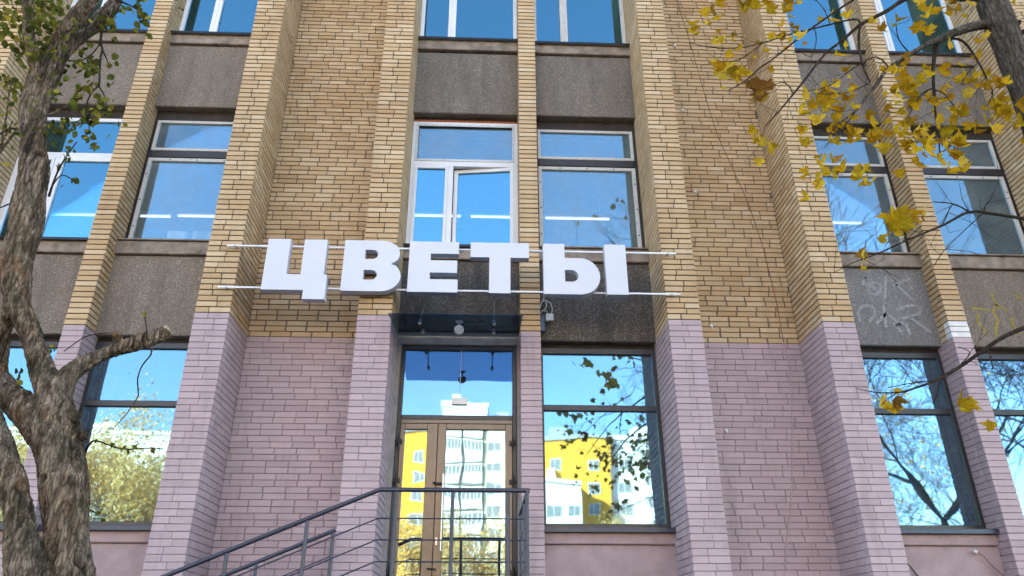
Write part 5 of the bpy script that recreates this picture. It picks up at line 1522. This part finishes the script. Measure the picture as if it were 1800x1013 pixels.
# fine bare twigs along the branches
rt = random.Random(33)
mb = MB()
for t in MAPLE['branches']:
    for q0, q1 in zip(t, t[1:]):
        if q0[3] > .012 or rt.random() < .35:
            continue
        for k in range(rt.choice((1, 1, 2))):
            a_, b_ = Vector(q0[:3]), Vector(q1[:3])
            p = a_.lerp(b_, rt.random())
            d = (b_ - a_).normalized() * .7 + Vector((rt.gauss(0, .7), rt.gauss(0, .5), rt.gauss(-.05, .7)))
            d.normalize()
            L_ = rt.uniform(.08, .34)
            m1 = p + d * L_ * .5 + Vector((rt.gauss(0, .02), 0, rt.gauss(0, .02)))
            e2_ = p + d * L_ + Vector((rt.gauss(0, .04), 0, rt.gauss(.02, .04)))
            mb.tube([p, m1, e2_], [.0022, .0017, .0010], 4)
            if rt.random() < .6:
                mb.tube([m1, m1 + (d + Vector((rt.gauss(0, .8), rt.gauss(0, .4), rt.gauss(0, .8)))).normalized() * L_ * .45], [.0014, .0009], 4)
tag(mb.build('fine_twigs', 'bark_twig', mp), kind='stuff')
ext, tips = [], []
rb = random.getstate()
random.seed(21)
for z, dx, L_ in ((5.3, -1, 1.5), (5.7, -.8, 1.6), (6.2, -.9, 1.5), (6.9, -.6, 1.3), (7.6, -.3, 1.2), (6.4, .9, 1.5), (7.2, .7, 1.2), (5.0, .8, 1.4)):
    branch_up(ext, tips, (3.85 + (z - 5) * .08, -4.6, z), (dx, random.uniform(-.7, .5), .55), L_, .030, 3, .5)
for s_, e_ in (((3.82, -4.6, 5.0), (-1, .1, .10)),):
    branch_up(ext, tips, s_, e_, 1.4, .02, 2, .45)
mb = MB()
for t in ext:
    mb.tube([p[:3] for p in t], [max(p[3], .002) for p in t], 5)
tag(mb.build('upper_branches', 'bark_twig', mp), kind='stuff')
pts = []
for tx, ty, tz in tips:
    for k in range(random.choice((0, 0, 0, 1))):
        pts.append((tx + random.gauss(0, .16), ty + random.gauss(0, .16), tz + random.gauss(-.05, .12), random.uniform(.10, .16)))
# the clusters just above the picture that the shop window mirrors
for cx, cy, czz, n_ in ((2.35, -4.7, 4.78, 9), (2.0, -4.6, 5.05, 5), (2.75, -4.8, 5.1, 8), (2.5, -4.6, 5.4, 6)):
    for k in range(n_):
        pts.append((cx + random.gauss(0, .16), cy + random.gauss(0, .14), czz + random.gauss(0, .12), random.uniform(.11, .17)))
leaf_mass('foliage', 'leaf_yellow_mass', mp, pts, MAPLE_OUT)
random.setstate(rb)
lvs = leaf_variants('leaf', MAPLE_OUT, 'leaf_yellow', 9, .55)
more = [(x + random.gauss(0, .05), y + random.gauss(0, .05), z + random.gauss(-.02, .05), r * random.uniform(.6, .95)) for x, y, z, r in random.sample(MAPLE['leaves'], 95)]
for x, y, z, r in MAPLE['leaves'] + more:
    o = link('leaf', random.choice(lvs), mp, (x, y, z))
    o.rotation_euler = leaf_rot(.75)
    s_ = r * 2 / 1.14
    o.scale = (s_, s_, s_)

# ------------------------------------------------------------------ what stands across the street (it is mirrored in the windows)
def window_mesh(w, h, mull=2):
    mb = MB()
    mb.box(-w / 2, w / 2, 0, .06, -h / 2, h / 2, 0)
    n_ = mull
    for k in range(n_):
        xa = -w / 2 + .07 + k * (w - .07) / n_
        mb.box(xa, xa + (w - .07) / n_ - .07, .061, .075, -h / 2 + .08, h / 2 - .08, 1)
    return mb.mesh('window', ['block_white', 'block_glass'])


def block(label, x0, x1, y, h, mat, cols, floors, top=None, balcony=(), w=1.5, dep=14, roof='block_grey'):
    b_ = thing('apartment_block', ((x0 + x1) / 2, y - dep / 2, GZ), label, 'apartment block', 'apartment blocks across the street')
    simple('wall', mat, lambda m: (m.box(x0, x1, y - dep, y, GZ - .1, h, 0)), b_)
    simple('roof', roof, lambda m: (m.box(x0 - .2, x1 + .2, y - dep - .2, y + .2, h + .002, h + .5), m.box(x0 + .2 * (x1 - x0), x0 + .45 * (x1 - x0), y - dep + 2, y - 3, h + .5, h + 2.4)), b_)
    me = window_mesh(w, 1.35)
    mbw = MB()
    fh = (h - GZ - 3.0) / floors
    for c in range(cols):
        cx = x0 + (c + .5) * (x1 - x0) / cols
        if c in balcony:
            continue
        for f_ in range(floors):
            link('window', me, b_, (cx, y + .005, GZ + 2.6 + f_ * fh))
    me2 = None
    for c in balcony:
        cx = x0 + (c + .5) * (x1 - x0) / cols
        bw = (x1 - x0) / cols * .86
        for f_ in range(floors):
            z = GZ + 1.5 + f_ * fh
            if me2 is None:
                mb = MB()
                mb.box(-bw / 2, bw / 2, 0, 1.3, 0, 1.15, 0)
                mb.box(-bw / 2, bw / 2, .1, 1.25, 1.151, 2.3, 1)
                for k in range(6):
                    xa = -bw / 2 + k * (bw - .1) / 5
                    mb.box(xa, xa + .1, 1.22, 1.32, 1.152, 2.3, 0)
                mb.box(-bw / 2 - .05, bw / 2 + .05, 0, 1.36, 2.301, 2.5, 0)
                me2 = mb.mesh('balcony', ['block_white', 'block_glass'])
            link('balcony', me2, b_, (cx, y + .005, z))
    return b_


block('yellow apartment block mirrored in the left leaf of the glass door', -13.2, -5.2, -80, 23.6, 'block_yellow', 2, 9, w=1.3)
block('white balconied apartment block mirrored in the right leaf of the glass door', -5.2, .2, -79.2, 26.6, 'block_white', 2, 9, balcony=(0, 1), roof='block_white')
block('cream apartment block between the white and the second yellow block', .2, 6.6, -78.3, 24.2, 'block_cream', 3, 9, balcony=(1,))
block('yellow and taller apartment block mirrored low in the big shop window', 6.6, 15.0, -78.5, 22.4, 'block_yellow', 2, 8, w=1.3)
block('low white apartment block in front of the mirrored yellow one', 6.8, 10.9, -75, 16.4, 'block_white', 2, 6, roof='block_white')
block('white apartment block on the right of the mirrored yellow block', 15.0, 34.0, -79.5, 22.6, 'block_white', 5, 8, balcony=(1, 3), roof='block_white')
block('long white apartment block mirrored behind the golden trees on the left', -70, -26, -88, 25, 'block_white', 12, 8, balcony=(2, 5, 8), roof='block_white')
tag(simple('hedge', 'lawn', lambda m: m.box(-40, 40, -52, -51, GZ, GZ + .9, ch=.2)), 'clipped low hedge across the street', 'hedge')


def far_tree(label, x, y, h, kind, seed, leaves=0, lmat='leaf_gold_mass', lean=0.0, lsize=.15, r=None, dep=4):
    random.seed(seed)
    t = thing('birch_tree' if kind == 'b' else 'lime_tree', (x, y, GZ), label, 'tree', 'trees across the street')
    tubes, tips = [], []
    r = r or h * .014
    p = [(x, y, GZ - .1, r * 1.3), (x + lean * .1, y, GZ + h * .12, r), (x + lean * .4, y + .1, GZ + h * .35, r * .85)]
    tubes.append(p)
    for k in range(4):
        branch_up(tubes, tips, p[2][:3], (lean * .3 + random.gauss(0, .45), random.gauss(0, .45), 1), h * .27, r * .55, dep, .5, 0, 3)
    mb = MB()
    for q in tubes:
        mb.tube([a[:3] for a in q], [max(a[3], .009) for a in q], 3 if q[0][3] < .03 else 6, cap=False)
    mb.build('trunk', 'bark_grey', t)
    if leaves:
        pts = []
        for k in range(leaves):
            tx, ty, tz = random.choice(tips)
            pts.append((tx + random.gauss(0, .5), ty + random.gauss(0, .5), tz + random.gauss(-.3, .7), lsize * random.uniform(.7, 1.3)))
        leaf_mass('crown', lmat, t, pts, OVAL_OUT)


far_tree('golden birch mirrored in the shop window behind the old trunk', -18.2, -33, 13.5, 'b', 1, 14000)
far_tree('golden tree left of the mirrored birch', -23.5, -34, 13, 'l', 2, 11000)
far_tree('golden tree far left across the street', -29, -36, 13, 'l', 3, 5000)
far_tree('half bare tree mirrored low in the left door leaf', -4.5, -50, 10.5, 'l', 4, 6500)
far_tree('half bare tree mirrored low in the right door leaf', .2, -49, 10.0, 'l', 5, 6500)
far_tree('greenish yellow tree mirrored low in the big shop window', 11.3, -50, 10.5, 'l', 6, 6000)
far_tree('forked bare tree mirrored in the right shop window', 12.2, -13.0, 14.5, 'l', 7, 0, lean=-1.0, r=.15, dep=6)
far_tree('bare tree mirrored behind the forked one', 15.6, -16.5, 15.5, 'l', 8, 0, lean=.8, r=.15, dep=6)
far_tree('bare tree mirrored in the far right window', 20.5, -17.0, 14.5, 'l', 9, 150, dep=6)
far_tree('thin bare birch behind the other bare trees', 10.6, -24.0, 13.0, 'b', 10, 0, r=.12, dep=6)
far_tree('bare tree farther back on the right', 19.0, -28.0, 16.0, 'l', 12, 300, r=.18, dep=6)
far_tree('bare birch farther back, right of the shop window', 24.0, -27.0, 15.0, 'b', 13, 500, r=.16, dep=6)
far_tree('bare lime mirrored low in the right shop window', 27.0, -42.0, 15.0, 'l', 14, 900, r=.2, dep=6)
